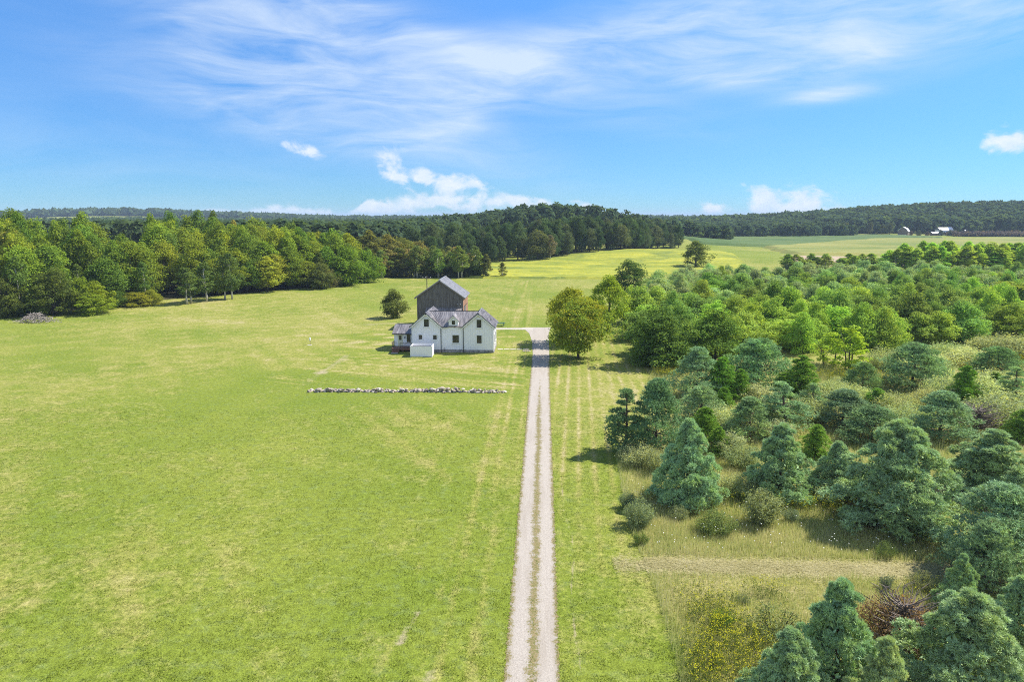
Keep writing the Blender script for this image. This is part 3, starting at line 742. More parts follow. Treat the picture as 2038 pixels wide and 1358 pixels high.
# ------------------------------------------------------------------ barn
def barn():
    bx0, bx1, by, dep, ez, az_ = -27.2, -17.25, 145.0, 9.2, 6.95, 10.4
    t = thing('barn', 'weathered grey plank barn with metal gable roof behind the farmhouse', 'barn', (bx0, by, 0))
    w = bx1-bx0; xm = w/2
    def boards(faces, warm, name, label=None, kind='stuff'):
        V, F, A = [], [], []
        for (o, u, nrm, L, topf) in faces:
            x = 0.0; o, u, nrm = Vector(o), Vector(u), Vector(nrm)
            while x < L-0.03:
                bw = min(random.uniform(0.20, 0.30), L-x); pr = random.uniform(0.0, 0.03)
                a, b = x+0.008, x+bw-0.008; zb = 0.15+random.uniform(-.06, .06)
                c = [o+u*a+nrm*pr, o+u*b+nrm*pr]
                za, zb2 = topf(a), topf(b); k = len(V)
                for q, top in ((c[0], za), (c[1], zb2)):
                    V += [(q.x, q.y, zb), (q.x, q.y, top)]
                for q, top in ((c[0], za), (c[1], zb2)):
                    r = q - nrm*0.06; V += [(r.x, r.y, zb), (r.x, r.y, top)]
                F += [(k, k+2, k+3, k+1), (k, k+1, k+5, k+4), (k+2, k+6, k+7, k+3), (k+1, k+3, k+7, k+5), (k, k+4, k+6, k+2)]
                A += [warm*random.uniform(0.5, 1.0)]*5
                x += bw
        me = mk_mesh(name, V, F, None, M['board'], {'warm': ('FACE', A)})
        return link(name, me, t, kind=kind, label=label)
    gab = lambda x: ez + (az_-ez)*(1-abs(x-xm)/xm) - 0.05
    low = 5.1
    inner = MB().prism([(0.08, 0), (w-0.08, 0), (w-0.08, ez-0.05), (xm, az_-0.1), (0.08, ez-0.05)], 0.08, dep-0.08).build('dark_core', M['dark'], t)  # dark solid added inside the barn to show between the planks
    boards([((0, 0, 0), (1, 0, 0), (0, -1, 0), w, gab)], 0.0, 'plank_wall', 'dark weathered front planks')
    boards([((w, 0, 0), (0, 1, 0), (1, 0, 0), dep, lambda x: ez-0.05)], 0.9, 'plank_wall', 'reddish brown side planks')
    boards([((0, dep, 0), (0, -1, 0), (-1, 0, 0), dep, lambda x: ez-0.05), ((w, dep, 0), (-1, 0, 0), (0, 1, 0), w, gab)], 0.1, 'plank_wall')
    MB().box(0.05, w-0.05, -0.055, -0.03, 6.35, 6.42).build('girt_joint', M['pole'], t)
    MB().box(w+0.04, w+0.09, 1.6, 4.6, 0.2, 4.6).build('sliding_door', M['board'], t)
    MB().box(w+0.05, w+0.12, 1.2, 7.6, 4.62, 4.74).build('door_track', M['dark'], t)
    for xx in (w-1.25, w-0.55): MB().tube([(xx, -0.08, 5.35), (xx, -0.22, 5.3)], [0.10, 0.07], 8).build('floodlight', M['trim'], t)
    oh = 0.55; k = (az_-ez)/xm; zt, ze = az_+0.14, ez+0.14-oh*k
    r = MB(); rb = MB()
    for s, xe in ((1, w+oh), (-1, -oh)):
        A, B, C_, D = Vector((xm, -0.35, zt)), Vector((xm, dep+0.35, zt)), Vector((xe, dep+0.35, ze)), Vector((xe, -0.35, ze))
        r.slab(A, B, C_, D, 0.12)
        for i in range(22):
            p, q = A.lerp(B, i/21), D.lerp(C_, i/21); rb.tube([p+Vector((0, 0, .015)), q+Vector((0, 0, .015))], 0.03, 4)
    ro = r.build('roof', M['barnroof'], t); rb.build('roof_rib', M['barnroof'], ro, kind='stuff')
    MB().box(xm-0.18, xm+0.18, -0.35, dep+0.35, zt-0.03, zt+0.05).build('ridge_cap', M['barnroof'], ro)
    bb = MB()
    for xe in (w+oh-0.02, -oh+0.02): bb.slab((xm, -0.33, zt-0.14), (xm, -0.27, zt-0.14), (xe, -0.27, ze-0.14), (xe, -0.33, ze-0.14), 0.2)
    bb.build('barge_board', M['pole'], ro)
    # lean-to on the house side
    l = MB(); lr = MB(); A, B, C_, D = Vector((2.0, -0.05, 4.55)), Vector((w-0.15, -0.05, 4.55)), Vector((w-0.15, -3.6, 2.9)), Vector((2.0, -3.6, 2.9))
    l.slab(A, B, C_, D, 0.1)
    for i in range(19): lr.tube([A.lerp(B, i/18)+Vector((0, 0, .015)), D.lerp(C_, i/18)+Vector((0, 0, .015))], 0.03, 4)
    lo = l.build('lean_to_roof', M['roof'], t); lr.build('roof_rib', M['roof'], lo, kind='stuff')
    MB().box(2.15, w-0.3, -3.4, -0.1, 0.0, 2.85).build('lean_to_wall', M['pole'], t)
barn()

# ------------------------------------------------------------------ stone row
def stone_mesh(seed):
    r = np.random.default_rng(seed); t = (1+5**.5)/2
    V = np.array([(-1,t,0),(1,t,0),(-1,-t,0),(1,-t,0),(0,-1,t),(0,1,t),(0,-1,-t),(0,1,-t),(t,0,-1),(t,0,1),(-t,0,-1),(-t,0,1)], float)
    V /= np.linalg.norm(V, axis=1)[:, None]; V *= (1+r.normal(0, 0.16, (12, 1))); V[:, 2] *= 0.75; V[:, 0] *= 1.15
    F = [(0,11,5),(0,5,1),(0,1,7),(0,7,10),(0,10,11),(1,5,9),(5,11,4),(11,10,2),(10,7,6),(7,1,8),(3,9,4),(3,4,2),(3,2,6),(3,6,8),(3,8,9),(4,9,5),(2,4,11),(6,2,10),(8,6,7),(9,8,1)]
    return mk_mesh('stone', V, None, F, M['stone'])
def stone_row():
    a, b = gp(616, 780), gp(1007, 781)
    t = thing('stone_wall', 'long low row of piled pale field stones across the lawn', 'stone wall', (a[0], a[1], 0))
    ms = [stone_mesh(100+i) for i in range(8)]
    L = math.hypot(b[0]-a[0], b[1]-a[1]); ang = math.atan2(b[1]-a[1], b[0]-a[0]); t.rotation_euler[2] = ang
    N_ = 296
    for i in range(N_):
        lay = 0 if i < 205 else 1
        u = (i+random.random())/205*L if lay == 0 else random.uniform(0.02, 0.98)*L
        s = random.choice((0.12, 0.15, 0.18, 0.21, 0.25))*random.uniform(0.9, 1.15)
        heap = 1.35 if 0.66*L < u < 0.79*L else 1.0
        o = link('stone', random.choice(ms), t)
        o.location = (u, random.gauss(0, 0.27 if lay == 0 else 0.16), s*0.4 if lay == 0 else (0.24+s*0.5)*heap)
        o.rotation_euler = (random.uniform(-.5, .5), random.uniform(-.5, .5), random.uniform(0, 6.3))
        o.scale = (s*random.uniform(.9, 1.3), s*random.uniform(.9, 1.2), s*random.uniform(.7, 1.2))
stone_row()

# ------------------------------------------------------------------ small things in the yard
def small_things():
    p = gp(617.5, 687)
    t = thing('marker_post', 'thin post with a white cap standing in the field', 'post', p)
    MB().tube([(0, 0, -0.1), (0, 0, 0.9)], 0.05, 6).build('post', M['pole'], t)
    MB().tube([(0, 0, 0.85), (0, 0, 0.92), (0, 0, 1.35), (0, 0, 1.42)], [0.12, 0.16, 0.16, 0.09], 8).build('cap', M['trim'], t)
    MB().box(-0.45, 0.3, -0.5, 0.3, -0.02, 0.025).build('base_slab', M['concrete'], t)
    # bench-like green table behind the house
    t = thing('picnic_table', 'dark green picnic table on the grass behind the farmhouse', 'table', (-9.55, 149.0, 0))
    for i in range(4): MB().box(-1.1, 1.1, -0.42+i*0.21, -0.23+i*0.21, 0.74, 0.79).build('top_board', M['green'], t)
    for s in (-1, 1):
        MB().box(-1.1, 1.1, s*0.8-0.14, s*0.8+0.14, 0.44, 0.49).build('seat_board', M['green'], t)
        for e in (-0.8, 0.8): MB().tube([(e, s*0.75, 0.0), (e, s*0.2, 0.735)], 0.05, 4).build('leg', M['green'], t)
    for e in (-0.8, 0.8): MB().box(e-0.04, e+0.04, -0.85, 0.85, 0.37, 0.435).build('crossbar', M['green'], t)
    # planter ring of stones by the walk
    t = thing('flower_bed', 'small ring of stones beside the stepping slab walk', 'flower bed', (-3.0, 120.6, 0))
    ms = stone_mesh(44)
    for i in range(9):
        o = link('stone', ms, t, (0.6*math.cos(i*.7), 0.42*math.sin(i*.7), 0.08)); o.scale = (.16, .15, .14); o.rotation_euler[2] = i
    # utility pole and wires behind the barn
    y = 172.0
    t = thing('utility_pole', 'tall wooden utility pole with crossarm behind the barn', 'utility pole', (-29.6, y, 0))
    MB().tube([(0, 0, -0.3), (0, 0, 9.0)], [0.15, 0.10], 8).build('pole', M['pole'], t)
    MB().box(-1.1, 1.1, -0.06, 0.06, 8.45, 8.6).build('crossarm', M['pole'], t)
    for xx in (-1.0, -0.35, 1.0): MB().tube([(xx, 0, 8.6), (xx, 0, 8.82)], 0.06, 6).build('insulator', M['trim'], t)
    p2 = (-75, 268)
    for k, xx in enumerate((-1.0, 1.0)):
        a = Vector((-29.6+xx, y, 8.82)); b = Vector((p2[0]+xx, p2[1], 9.6))
        P = [a.lerp(b, i/16)-Vector((0, 0, 4*1.2*(i/16)*(1-i/16))) for i in range(17)]
        tag(MB().tube(P, 0.018, 4).build('power_line', M['dark']), 'thin overhead wire running from the utility pole to the woods', 'wire', 'overhead wires')
small_things()

def brush_pile():
    p = gp(72, 641)
    t = thing('brush_pile', 'heap of cut grey branches at the edge of the woods', 'brush pile', p)
    for i in range(230):
        a = random.uniform(0, 6.28); r = abs(random.gauss(0, 1))
        cx, cy_ = max(-5.0, min(5.0, random.gauss(0, 2.1))), random.gauss(0, 1.2)
        zt = max(0.1, 2.1*math.exp(-(cx/3.0)**2-(cy_/1.9)**2))*random.uniform(0.25, 1.0)
        L = random.uniform(0.9, 2.2); el = random.gauss(0.0, 0.22); d = Vector((math.cos(a)*math.cos(el), math.sin(a)*math.cos(el), math.sin(el)))
        c = Vector((cx, cy_, zt)); j = Vector((random.gauss(0, .15), random.gauss(0, .15), random.gauss(0, .12)))
        q0, q1 = c-d*L/2, c+d*L/2
        for q in (q0, q1): q.z = max(q.z, 0.03)
        rr = random.uniform(0.025, 0.075)
        if i < 8: q1 = q1+Vector((0, 0, 0.7))
        MB().tube([q0, c+j, q1], [rr, rr*0.8, rr*0.3], 5).build('branch', M['grey'], t)
brush_pile()
# ------------------------------------------------------------------ foliage builders
def unit(v): return v/np.maximum(np.linalg.norm(v, axis=-1, keepdims=True), 1e-9)
def leaf_cards(C, Nn, size, r, asp=0.55):
    """kite-shaped leaves at C facing Nn"""
    n = len(C); t = unit(np.cross(Nn, r.normal(size=(n, 3)))); b = np.cross(Nn, t)
    s = np.asarray(size).reshape(-1, 1)*np.ones((n, 1))
    V = np.stack([C-t*s, C+b*s*asp+t*s*0.1, C+t*s+Nn*s*0.15, C-b*s*asp+t*s*0.1], 1).reshape(-1, 3)
    return V, np.arange(n*4).reshape(-1, 4)
def tufts(P, D, L, wd, k, r, spread=0.75):
    """needle brushes: k thin blades from each P around D"""
    n = len(P); Pk = np.repeat(P, k, 0); Dk = np.repeat(D, k, 0)
    dr = unit(Dk + r.normal(size=(n*k, 3))*spread); ln = (L*r.uniform(0.7, 1.15, (n*k, 1)))
    sd = unit(np.cross(dr, r.normal(size=(n*k, 3))))*wd
    V = np.stack([Pk-sd, Pk+sd, Pk+dr*ln], 1).reshape(-1, 3)
    return V, np.arange(n*k*3).reshape(-1, 3)
def limb_path(a, b, r, sag=0.12, k=4):
    a, b = np.array(a, float), np.array(b, float); L = np.linalg.norm(b-a)
    return [tuple(a+(b-a)*i/(k-1) + np.array([r.normal(0, .04*L), r.normal(0, .04*L), -sag*L*math.sin(math.pi*i/(k-1))])*(0 < i < k-1)) for i in range(k)]

def broadleaf(name, seed, H, W, base=0.28, ncl=90, per=70, leaf=0.2, rc=(0.10, 0.16), prof='round', multi=1, bark='bark', lean=0.0, up=0.25, mat='leaf', rag=0.14):
    r = np.random.default_rng(seed)
    def radius(t):
        if prof == 'round': return np.sin(np.pi*np.clip(t, 0, 1)**0.85)**0.62
        if prof == 'oval': return np.sin(np.pi*np.clip(t, 0, 1)**0.75)**0.8
        if prof == 'cone': return np.clip((1-t)*1.15, 0, 1)**0.75*np.clip(t*7, 0.35, 1)
        if prof == 'dome': return np.sqrt(np.clip(1-t**2.2, 0, 1))*np.clip(0.78+t*1.2, 0, 1)
        return np.ones_like(t)
    t = r.uniform(0, 1, ncl)**0.9; a = r.uniform(0, 2*np.pi, ncl); q = r.uniform(0.25, 1, ncl)**0.45
    lump = 1 + 0.20*np.sin(a*3+seed) + 0.12*np.sin(a*5+2*seed+t*4)
    rad = radius(t)*W/2*q*lump*0.9
    rad = rad*r.uniform(1-rag, 1+rag*0.6, ncl); C = np.stack([np.cos(a)*rad + lean*t*H, np.sin(a)*rad, H*base + t*H*(1-base)*0.93*r.uniform(1-rag*.4, 1+rag*.4, ncl)], 1)
    RC = r.uniform(rc[0], rc[1], ncl)*W*(0.75+0.5*r.random(ncl))
    n = ncl*per; Ci = np.repeat(np.arange(ncl), per)
    d = unit(r.normal(size=(n, 3)) + np.array([0, 0, up])); rr = r.uniform(0.45, 1.0, n)**0.6
    Pp = C[Ci] + d*(RC[Ci]*rr)[:, None]*np.array([1.08, 1.08, 0.82])
    out = unit(Pp - np.array([lean*0.5*H, 0, H*(base+0.35*(1-base))]))
    Nn = unit(d*0.55 + out*0.35 + r.normal(size=(n, 3))*0.75 + np.array([0, 0, 0.25]))
    V, F = leaf_cards(Pp, Nn, leaf*r.uniform(0.6, 1.25, n), r)
    cv = r.random(ncl); vv = np.clip(0.45*cv[Ci] + 0.55*r.random(n), 0, 1)
    ww = np.clip(0.55*r.random(ncl)[Ci] + 0.45*r.random(n) + 0.15*(t[Ci]-0.5), 0, 1)
    crown = mk_mesh(name+'_crown', V, F, None, M[mat], {'v': ('FACE', vv), 'w': ('FACE', ww)})
    m = MB(); tr = max(0.05, H*0.016)
    for j in range(multi):
        ox, oy = (0, 0) if multi == 1 else (r.normal(0, .25), r.normal(0, .25))
        top = (lean*0.8*H + r.normal(0, .03*W) + ox*3, r.normal(0, .03*W)+oy*3, H*0.82)
        P = [(ox, oy, -0.25), (ox*1.2+r.normal(0, .02*H)*.3, oy*1.2, H*0.2), (top[0]*0.5, top[1]*0.5, H*0.5), top]
        rr_ = tr/(multi**0.5); m.tube(P, [rr_*1.25, rr_, rr_*0.7, rr_*0.15], 7)
        for i in r.choice(ncl, min(ncl, 10 if multi == 1 else 5), replace=False):
            z0 = max(H*base*0.8, min(C[i][2]-0.12*H, H*0.7)); f = z0/(H*0.82)
            m.tube(limb_path((top[0]*f, top[1]*f, z0), C[i], r, -0.05), [rr_*0.45, rr_*0.3, rr_*0.2, rr_*0.08], 5, cap=False)
    return crown, m.mesh(name+'_trunk', M[bark], True), H

def white_pine(name, seed, H, W, npuff=260, tpp=13, nl=0.19, wd=0.019, k=9, taper=0.55):
    """young soft pine, dense and rounded, needles in brushes at every shoot tip"""
    r = np.random.default_rng(seed)
    t = np.clip(r.uniform(0, 1, npuff)**1.15, 0, 0.985); a = r.uniform(0, 2*np.pi, npuff); q = np.where(r.random(npuff) < 0.72, r.uniform(0.86, 1.02, npuff), r.uniform(0.35, 0.86, npuff))
    env = (1-t)**taper*np.clip(0.84+t*1.6, 0, 1); env = np.maximum(env, 0.05)
    lump = (1 + 0.16*np.sin(a*4+seed+t*9) + 0.12*np.sin(a*7-t*13+seed))*r.uniform(0.80, 1.12, npuff)
    rad = env*W/2*q*lump
    C = np.stack([np.cos(a)*rad, np.sin(a)*rad, 0.045*H + t*H*0.95], 1)
    out = unit(np.stack([np.cos(a), np.sin(a), 0.45+0.8*t], 1))
    pr = (0.30+0.30*r.random(npuff))*(W/6.0)**0.6*np.clip(1.15-0.75*t, 0.3, 1.15)
    n = npuff*tpp; Ci = np.repeat(np.arange(npuff), tpp)
    d = unit(r.normal(size=(n, 3)) + out[Ci]*0.75 + np.array([0, 0, 0.35]))
    rr = r.uniform(0.2, 1, n)**0.7; P = C[Ci] + d*(pr[Ci]*rr)[:, None]*np.array([1.1, 1.1, 0.8])
    V, F = tufts(P, unit(d+out[Ci]*0.5+np.array([0, 0, .35])), nl, wd, k, r, 0.62)
    # leader shoots
    cv = r.random(npuff); vt = np.clip(0.25*cv[Ci]+0.35*r.random(n)+0.45*rr, 0, 1); wt = np.clip(0.6*r.random(npuff)[Ci]+0.4*r.random(n), 0, 1)
    # older needles deep inside the crown
    ni = int(npuff*9); ti = np.clip(r.random(ni)**1.25, 0, .96); ai = r.uniform(0, 2*np.pi, ni); qi = r.uniform(.15, .70, ni)
    ei = (1-ti)**taper*np.clip(0.84+ti*1.6, 0, 1)*W/2*qi
    Pi = np.stack([np.cos(ai)*ei, np.sin(ai)*ei, .03*H+ti*H*.92], 1)
    V2, F2 = leaf_cards(Pi, unit(r.normal(size=(ni, 3))), .16*(W/6)**.5, r, .5)
    crown = mk_mesh(name+'_crown', np.concatenate([V, V2]), F2+len(V), F, M['needle'], {'v': ('FACE', np.concatenate([r.random(ni), np.repeat(vt, k)])), 'w': ('FACE', np.concatenate([r.random(ni), np.repeat(wt, k)]))})
    m = MB(); tr = H*0.016; m.tube([(0, 0, -0.2), (0, 0, H*0.5), (0, 0, H*0.98)], [tr*1.2, tr*0.7, 0.01], 7)
    for i in r.choice(npuff, min(npuff, 70), replace=False):
        m.tube(limb_path((0, 0, max(0.15, C[i][2]-rad[i]*0.35)), C[i], r, 0.05), [0.03, 0.025, 0.018, 0.008], 4, cap=False)
    return crown, m.mesh(name+'_trunk', M['pinebark'], True), H

def scots_pine(name, seed, H, W, npad=46, tpp=46, nl=0.17, wd=0.019, k=9, base=0.1, lean=0.0, droop=0.0):
    """open irregular pine: separate pads of needles carried on bare limbs"""
    r = np.random.default_rng(seed)
    t = np.sort(r.uniform(0, 1, npad)); a = np.arange(npad)*2.4+r.normal(0, .5, npad); q = r.uniform(0.45, 1.0, npad)
    env = (1-t)**0.62*np.clip(0.8+t, 0, 1)*(0.85+0.3*r.random(npad))
    rad = env*W/2*q
    C = np.stack([np.cos(a)*rad+lean*t*H, np.sin(a)*rad, H*base + t*H*(0.96-base) - droop*rad], 1)
    pr = r.uniform(0.09, 0.15, npad)*W*np.clip(1.15-0.5*t, .5, 1.2)
    n = npad*tpp; Ci = np.repeat(np.arange(npad), tpp)
    d = unit(r.normal(size=(n, 3)))
    rr = r.uniform(0.2, 1, n)**0.6
    P = C[Ci] + d*(pr[Ci]*rr)[:, None]*np.array([1.2, 1.2, 0.5])
    out = np.stack([np.cos(a), np.sin(a), np.zeros(npad)], 1)[Ci]
    V, F = tufts(P, unit(out*0.7+np.array([0, 0, 0.8])+r.normal(size=(n, 3))*0.35), nl, wd, k, r, 0.7)
    vt = np.clip(0.45*r.random(npad)[Ci]+0.55*r.random(n), 0, 1); wt = np.clip(0.6*r.random(npad)[Ci]+0.4*r.random(n), 0, 1)
    crown = mk_mesh(name+'_crown', V, None, F, M['needle'], {'v': ('FACE', np.repeat(vt, k)), 'w': ('FACE', np.repeat(wt, k))})
    m = MB(); tr = H*0.018; tx = lambda z: lean*z
    m.tube([(0, 0, -0.2), (tx(H*.3)+r.normal(0, .08), r.normal(0, .08), H*0.3), (tx(H*.65), r.normal(0, .1), H*0.65), (tx(H*.95), 0, H*0.95)], [tr*1.3, tr, tr*0.6, 0.02], 7)
    for i in range(npad):
        z0 = max(0.2, C[i][2]-rad[i]*0.25); m.tube(limb_path((tx(z0), 0, z0), C[i], r, 0.04), [tr*0.45, tr*0.32, tr*0.22, tr*0.1], 4, cap=False)
    return crown, m.mesh(name+'_trunk', M['pinebark'], True), H

def shrub(name, seed, H, W, nst=60, lps=46, leaf=0.06, asp=0.32, upright=0.6):
    """many slender upright stems set with small leaves"""
    r = np.random.default_rng(seed); Vs, m = [], MB()
    a = r.uniform(0, 2*np.pi, nst); s = np.sqrt(r.random(nst)); hh = H*(1-0.45*s**2)*r.uniform(0.7, 1.05, nst)
    B = np.stack([np.cos(a)*s*W*0.12, np.sin(a)*s*W*0.12, np.zeros(nst)], 1); T = np.stack([np.cos(a)*s*W*0.5, np.sin(a)*s*W*0.5, hh], 1)
    u = r.uniform(0.18, 1.03, (nst, lps)); bow = (np.sin(u*np.pi)*0.12)[..., None]*np.stack([np.cos(a), np.sin(a), a*0], 1)[:, None]*W
    P = (B[:, None]*(1-u[..., None]) + T[:, None]*u[..., None] + bow*(1-upright)).reshape(-1, 3) + r.normal(0, 0.055*W, (nst*lps, 3))*np.array([1, 1, .6])
    n = len(P); out = unit(P-np.array([0, 0, H*0.35])); Nn = unit(out*0.5+r.normal(size=(n, 3))*0.8+np.array([0, 0, .3]))
    V, F = leaf_cards(P, Nn, leaf*r.uniform(0.6, 1.3, n), r, asp)
    sv = np.repeat(r.random(nst), lps); vv = np.clip(.45*sv+.55*r.random(n), 0, 1)
    crown = mk_mesh(name+'_foliage', V, F, None, M['leaf'], {'v': ('FACE', vv), 'w': ('FACE', r.random(n)*0.75+0.25*sv)})
    for i in range(0, nst, 3): m.tube([tuple(B[i]-np.array([0, 0, .1])), tuple((B[i]+T[i])/2), tuple(T[i])], [0.016, 0.012, 0.004], 4, cap=False)
    return crown, m.mesh(name+'_stem', M['bark'], True), H

def bare_tree(name, seed, H, W, n=70, mat='grey'):
    r = np.random.default_rng(seed); m = MB(); m.tube([(0, 0, -.2), (.1, 0, H*.5), (0, .1, H)], [H*.018, H*.011, .02], 6)
    t2 = MB()
    for i in range(n):
        z0 = H*r.uniform(.12, .9); a = r.uniform(0, 6.28); L = W*.5*r.uniform(.4, 1)*(1.1-z0/H*.6)
        e = (math.cos(a)*L, math.sin(a)*L, z0+L*r.uniform(.3, .9)); P = limb_path((0, 0, z0), e, r, 0.05); t2.tube(P, [.05, .035, .022, .008], 4, cap=False)
        for j in range(3):
            q = P[1+j % 3]; a2 = a+r.normal(0, .8); l2 = L*.4; t2.tube([q, (q[0]+math.cos(a2)*l2, q[1]+math.sin(a2)*l2, q[2]+l2*.6)], [.022, .006], 3, cap=False)
    return t2.mesh(name+'_branches', M[mat]), m.mesh(name+'_trunk', M[mat], True), H

# templates -----------------------------------------------------------------
T = {}
T['wood'] = [broadleaf('woodland', 1, 17, 10.5, 0.16, 120, 62, 0.27), broadleaf('woodland', 2, 19, 10, 0.12, 135, 60, 0.27, prof='round', rag=.25),
             broadleaf('woodland', 3, 18, 12, 0.22, 135, 60, 0.28, prof='dome'), broadleaf('woodland', 4, 16, 9, 0.10, 115, 64, 0.26, prof='dome', rag=.25),
             broadleaf('woodland', 5, 18, 11, 0.18, 120, 62, 0.27, (0.13 and 0.12, 0.2))]
T['aspen'] = [broadleaf('aspen', 11, 13, 6.0, 0.2, 80, 56, 0.21, prof='oval', bark='birch'), broadleaf('aspen', 12, 14, 5.2, 0.24, 75, 54, 0.21, prof='oval', bark='birch')]
T['maple'] = [broadleaf('maple', 21, 10, 9.4, 0.17, 170, 84, 0.165, (0.085, 0.13), 'round', 1, up=0.4, mat='maple'), broadleaf('maple', 22, 10.6, 9.2, 0.18, 165, 84, 0.165, (0.085, 0.13), 'round', up=0.4),
              broadleaf('maple', 23, 11.2, 7.6, 0.17, 150, 84, 0.165, (0.09, 0.14), 'oval', up=0.4)]
T['grove'] = [broadleaf('thicket', 31, 7.5, 7.6, 0.04, 130, 84, 0.155, (0.09, 0.14), 'dome', 4, up=0.5, rag=0.45), broadleaf('thicket', 32, 7.0, 7.0, 0.04, 120, 84, 0.155, (0.09, 0.14), 'round', 4, up=0.5, rag=0.45),
              broadleaf('thicket', 33, 8.2, 7.2, 0.05, 130, 84, 0.15, (0.085, 0.13), 'dome', 3, up=0.5, rag=0.45), broadleaf('thicket', 34, 6.5, 7.6, 0.04, 115, 90, 0.16, (0.1, 0.15), 'dome', 5, up=0.5, rag=0.45)]
T['poplar'] = [broadleaf('poplar', 41, 11, 4.6, 0.08, 95, 60, 0.17, (0.1, 0.16), 'oval', 2, 'birch', up=0.8), broadleaf('poplar', 42, 9.5, 4.0, 0.08, 85, 60, 0.17, (0.1, 0.16), 'cone', 2, 'birch', up=0.8)]
T['sapling'] = [broadleaf('sapling', 45, 5.2, 3.0, 0.04, 70, 40, 0.10, (0.09, 0.14), 'oval', 3, up=0.8, rag=.3), broadleaf('sapling', 46, 4.6, 2.6, 0.04, 64, 40, 0.10, (0.09, 0.14), 'oval', 3, up=0.8, rag=.3)]
T['wpine'] = [white_pine('white_pine', 51, 6.3, 5.6, 250, 50, wd=0.023, taper=0.72), white_pine('white_pine', 52, 6.0, 5.2, 225, 50, wd=0.023, taper=0.66), white_pine('white_pine', 53, 7.0, 6.2, 290, 50, wd=0.023, taper=0.6)]
T['spine'] = [scots_pine('scots_pine', 61, 5.4, 5.0, 84, 64, wd=0.021), scots_pine('scots_pine', 62, 5.0, 5.6, 88, 62, wd=0.021, droop=0.08), scots_pine('scots_pine', 63, 5.8, 4.6, 60, 62, wd=0.021, lean=-0.12)]
T['gpine'] = [white_pine('green_pine', 71, 4.2, 3.2, 230, 18, 0.15, 0.017, 8, 0.6), white_pine('green_pine', 72, 4.6, 2.9, 220, 18, 0.15, 0.017, 8, 0.65)]
T['olive'] = [shrub('olive', 81, 2.4, 3.6, 110, 70, 0.085), shrub('olive', 82, 2.2, 3.0, 90, 66, 0.082), shrub('olive', 83, 2.8, 2.4, 95, 70, 0.075, upright=0.9)]
T['low'] = [shrub('low_shrub', 85, 1.0, 1.5, 46, 50, 0.045), shrub('low_shrub', 86, 0.9, 1.2, 40, 48, 0.045)]
T['dead'] = [bare_tree('dead', 91, 9, 5.0)]
T['deadshrub'] = [bare_tree('dead_shrub', 92, 2.2, 3.4, 110, 'pole')]

PARTS = {'olive': ('foliage', 'stem'), 'low': ('foliage', 'stem'), 'dead': ('crown', 'trunk'), 'deadshrub': ('crown', 'stem')}
def plant(kind, loc, name, label, cat, color, group=None, h=None, w=None, var=None, rz=None):
    tt = T[kind]; crown, trunk, H = tt[random.randrange(len(tt)) if var is None else var]
    o = thing(name, label, cat, loc, random.uniform(0, 6.283) if rz is None else rz, group)
    s = (h or H)/H; sw = s if w is None else w
    o.scale = (sw, sw, s)
    a, b = PARTS.get(kind, ('crown', 'trunk'))
    c = link(a, crown, o); c.color = (*color, 1.0)
    link(b, trunk, o)
    return o
def tint(c, amt=0.12):
    g = 1+random.uniform(-amt, amt)*1.2
    return tuple(max(0.004, q*g*(1+random.uniform(-amt, amt)*0.6)) for q in c)
def by_pixels(kind, px, base, top, wpx, **kw):
    """place a plant whose foot, top and width were measured on the photo"""
    x, y, z = gp(px, base); d = pix_dir(px, top); t = y/d.y
    h = max(0.3, CAM_H + d.z*t - z); W = wpx/FPX*math.hypot(x, y)/math.cos(PITCH)*0.98
    W *= {'wpine': 0.80, 'spine': 0.86, 'gpine': 0.86}.get(kind, 1.0)
    var = kw.pop('var', None)
    if var is None: var = random.randrange(len(T[kind]))
    crown, trunk, H = T[kind][var]
    w0 = TW.setdefault((kind, var), float(np.ptp(np.array([v for v in crown_xy(crown)]))))
    return plant(kind, (x, y, z), h=h, w=W/w0, var=var, **kw)
TW = {}
def crown_xy(me):
    a = np.empty(len(me.vertices)*3, np.float32); me.vertices.foreach_get('co', a); a = a.reshape(-1, 3)
    lo, hi = np.percentile(a[:, 0], 1.5), np.percentile(a[:, 0], 98.5); return (lo, hi)

# maples, yard and field trees ------------------------------------------------
by_pixels('maple', 1151, 714, 600, 112, var=0, name='maple_tree', label='maple turning orange and yellow beside the driveway, nearest the farmhouse walk', cat='tree', color=(0.130, 0.180, 0.026))
by_pixels('maple', 1138, 684, 574, 100, var=1, name='maple_tree', label='yellow-green topped maple standing behind the orange-tinged maple', cat='tree', color=(0.175, 0.200, 0.022))
by_pixels('maple', 1210, 658, 552, 74, var=2, name='maple_tree', label='upright green maple at the corner of the shrub thicket', cat='tree', color=(0.165, 0.225, 0.026))
by_pixels('grove', 1255, 582, 522, 64, var=2, name='field_tree', label='dark green bushy tree at the thicket corner by the bean field', cat='tree', color=(0.06, 0.10, 0.025))
by_pixels('wood', 1385, 533, 481, 54, var=3, name='field_tree', label='lone leafy tree rising above the thicket before the bare soil strip', cat='tree', color=(0.095, 0.125, 0.03))
by_pixels('grove', 785, 633, 583, 46, var=1, name='round_tree', label='small round tree on the grass beside the barn', cat='tree', color=(0.085, 0.105, 0.032))
by_pixels('poplar', 1000, 553, 522, 16, var=0, name='field_tree', label='small thin tree at the near edge of the bean field', cat='tree', color=(0.10, 0.11, 0.035))
by_pixels('poplar', 968, 553, 505, 22, var=1, name='field_tree', label='thin tree ending the tree row beside the bean field', cat='tree', color=(0.10, 0.11, 0.04))

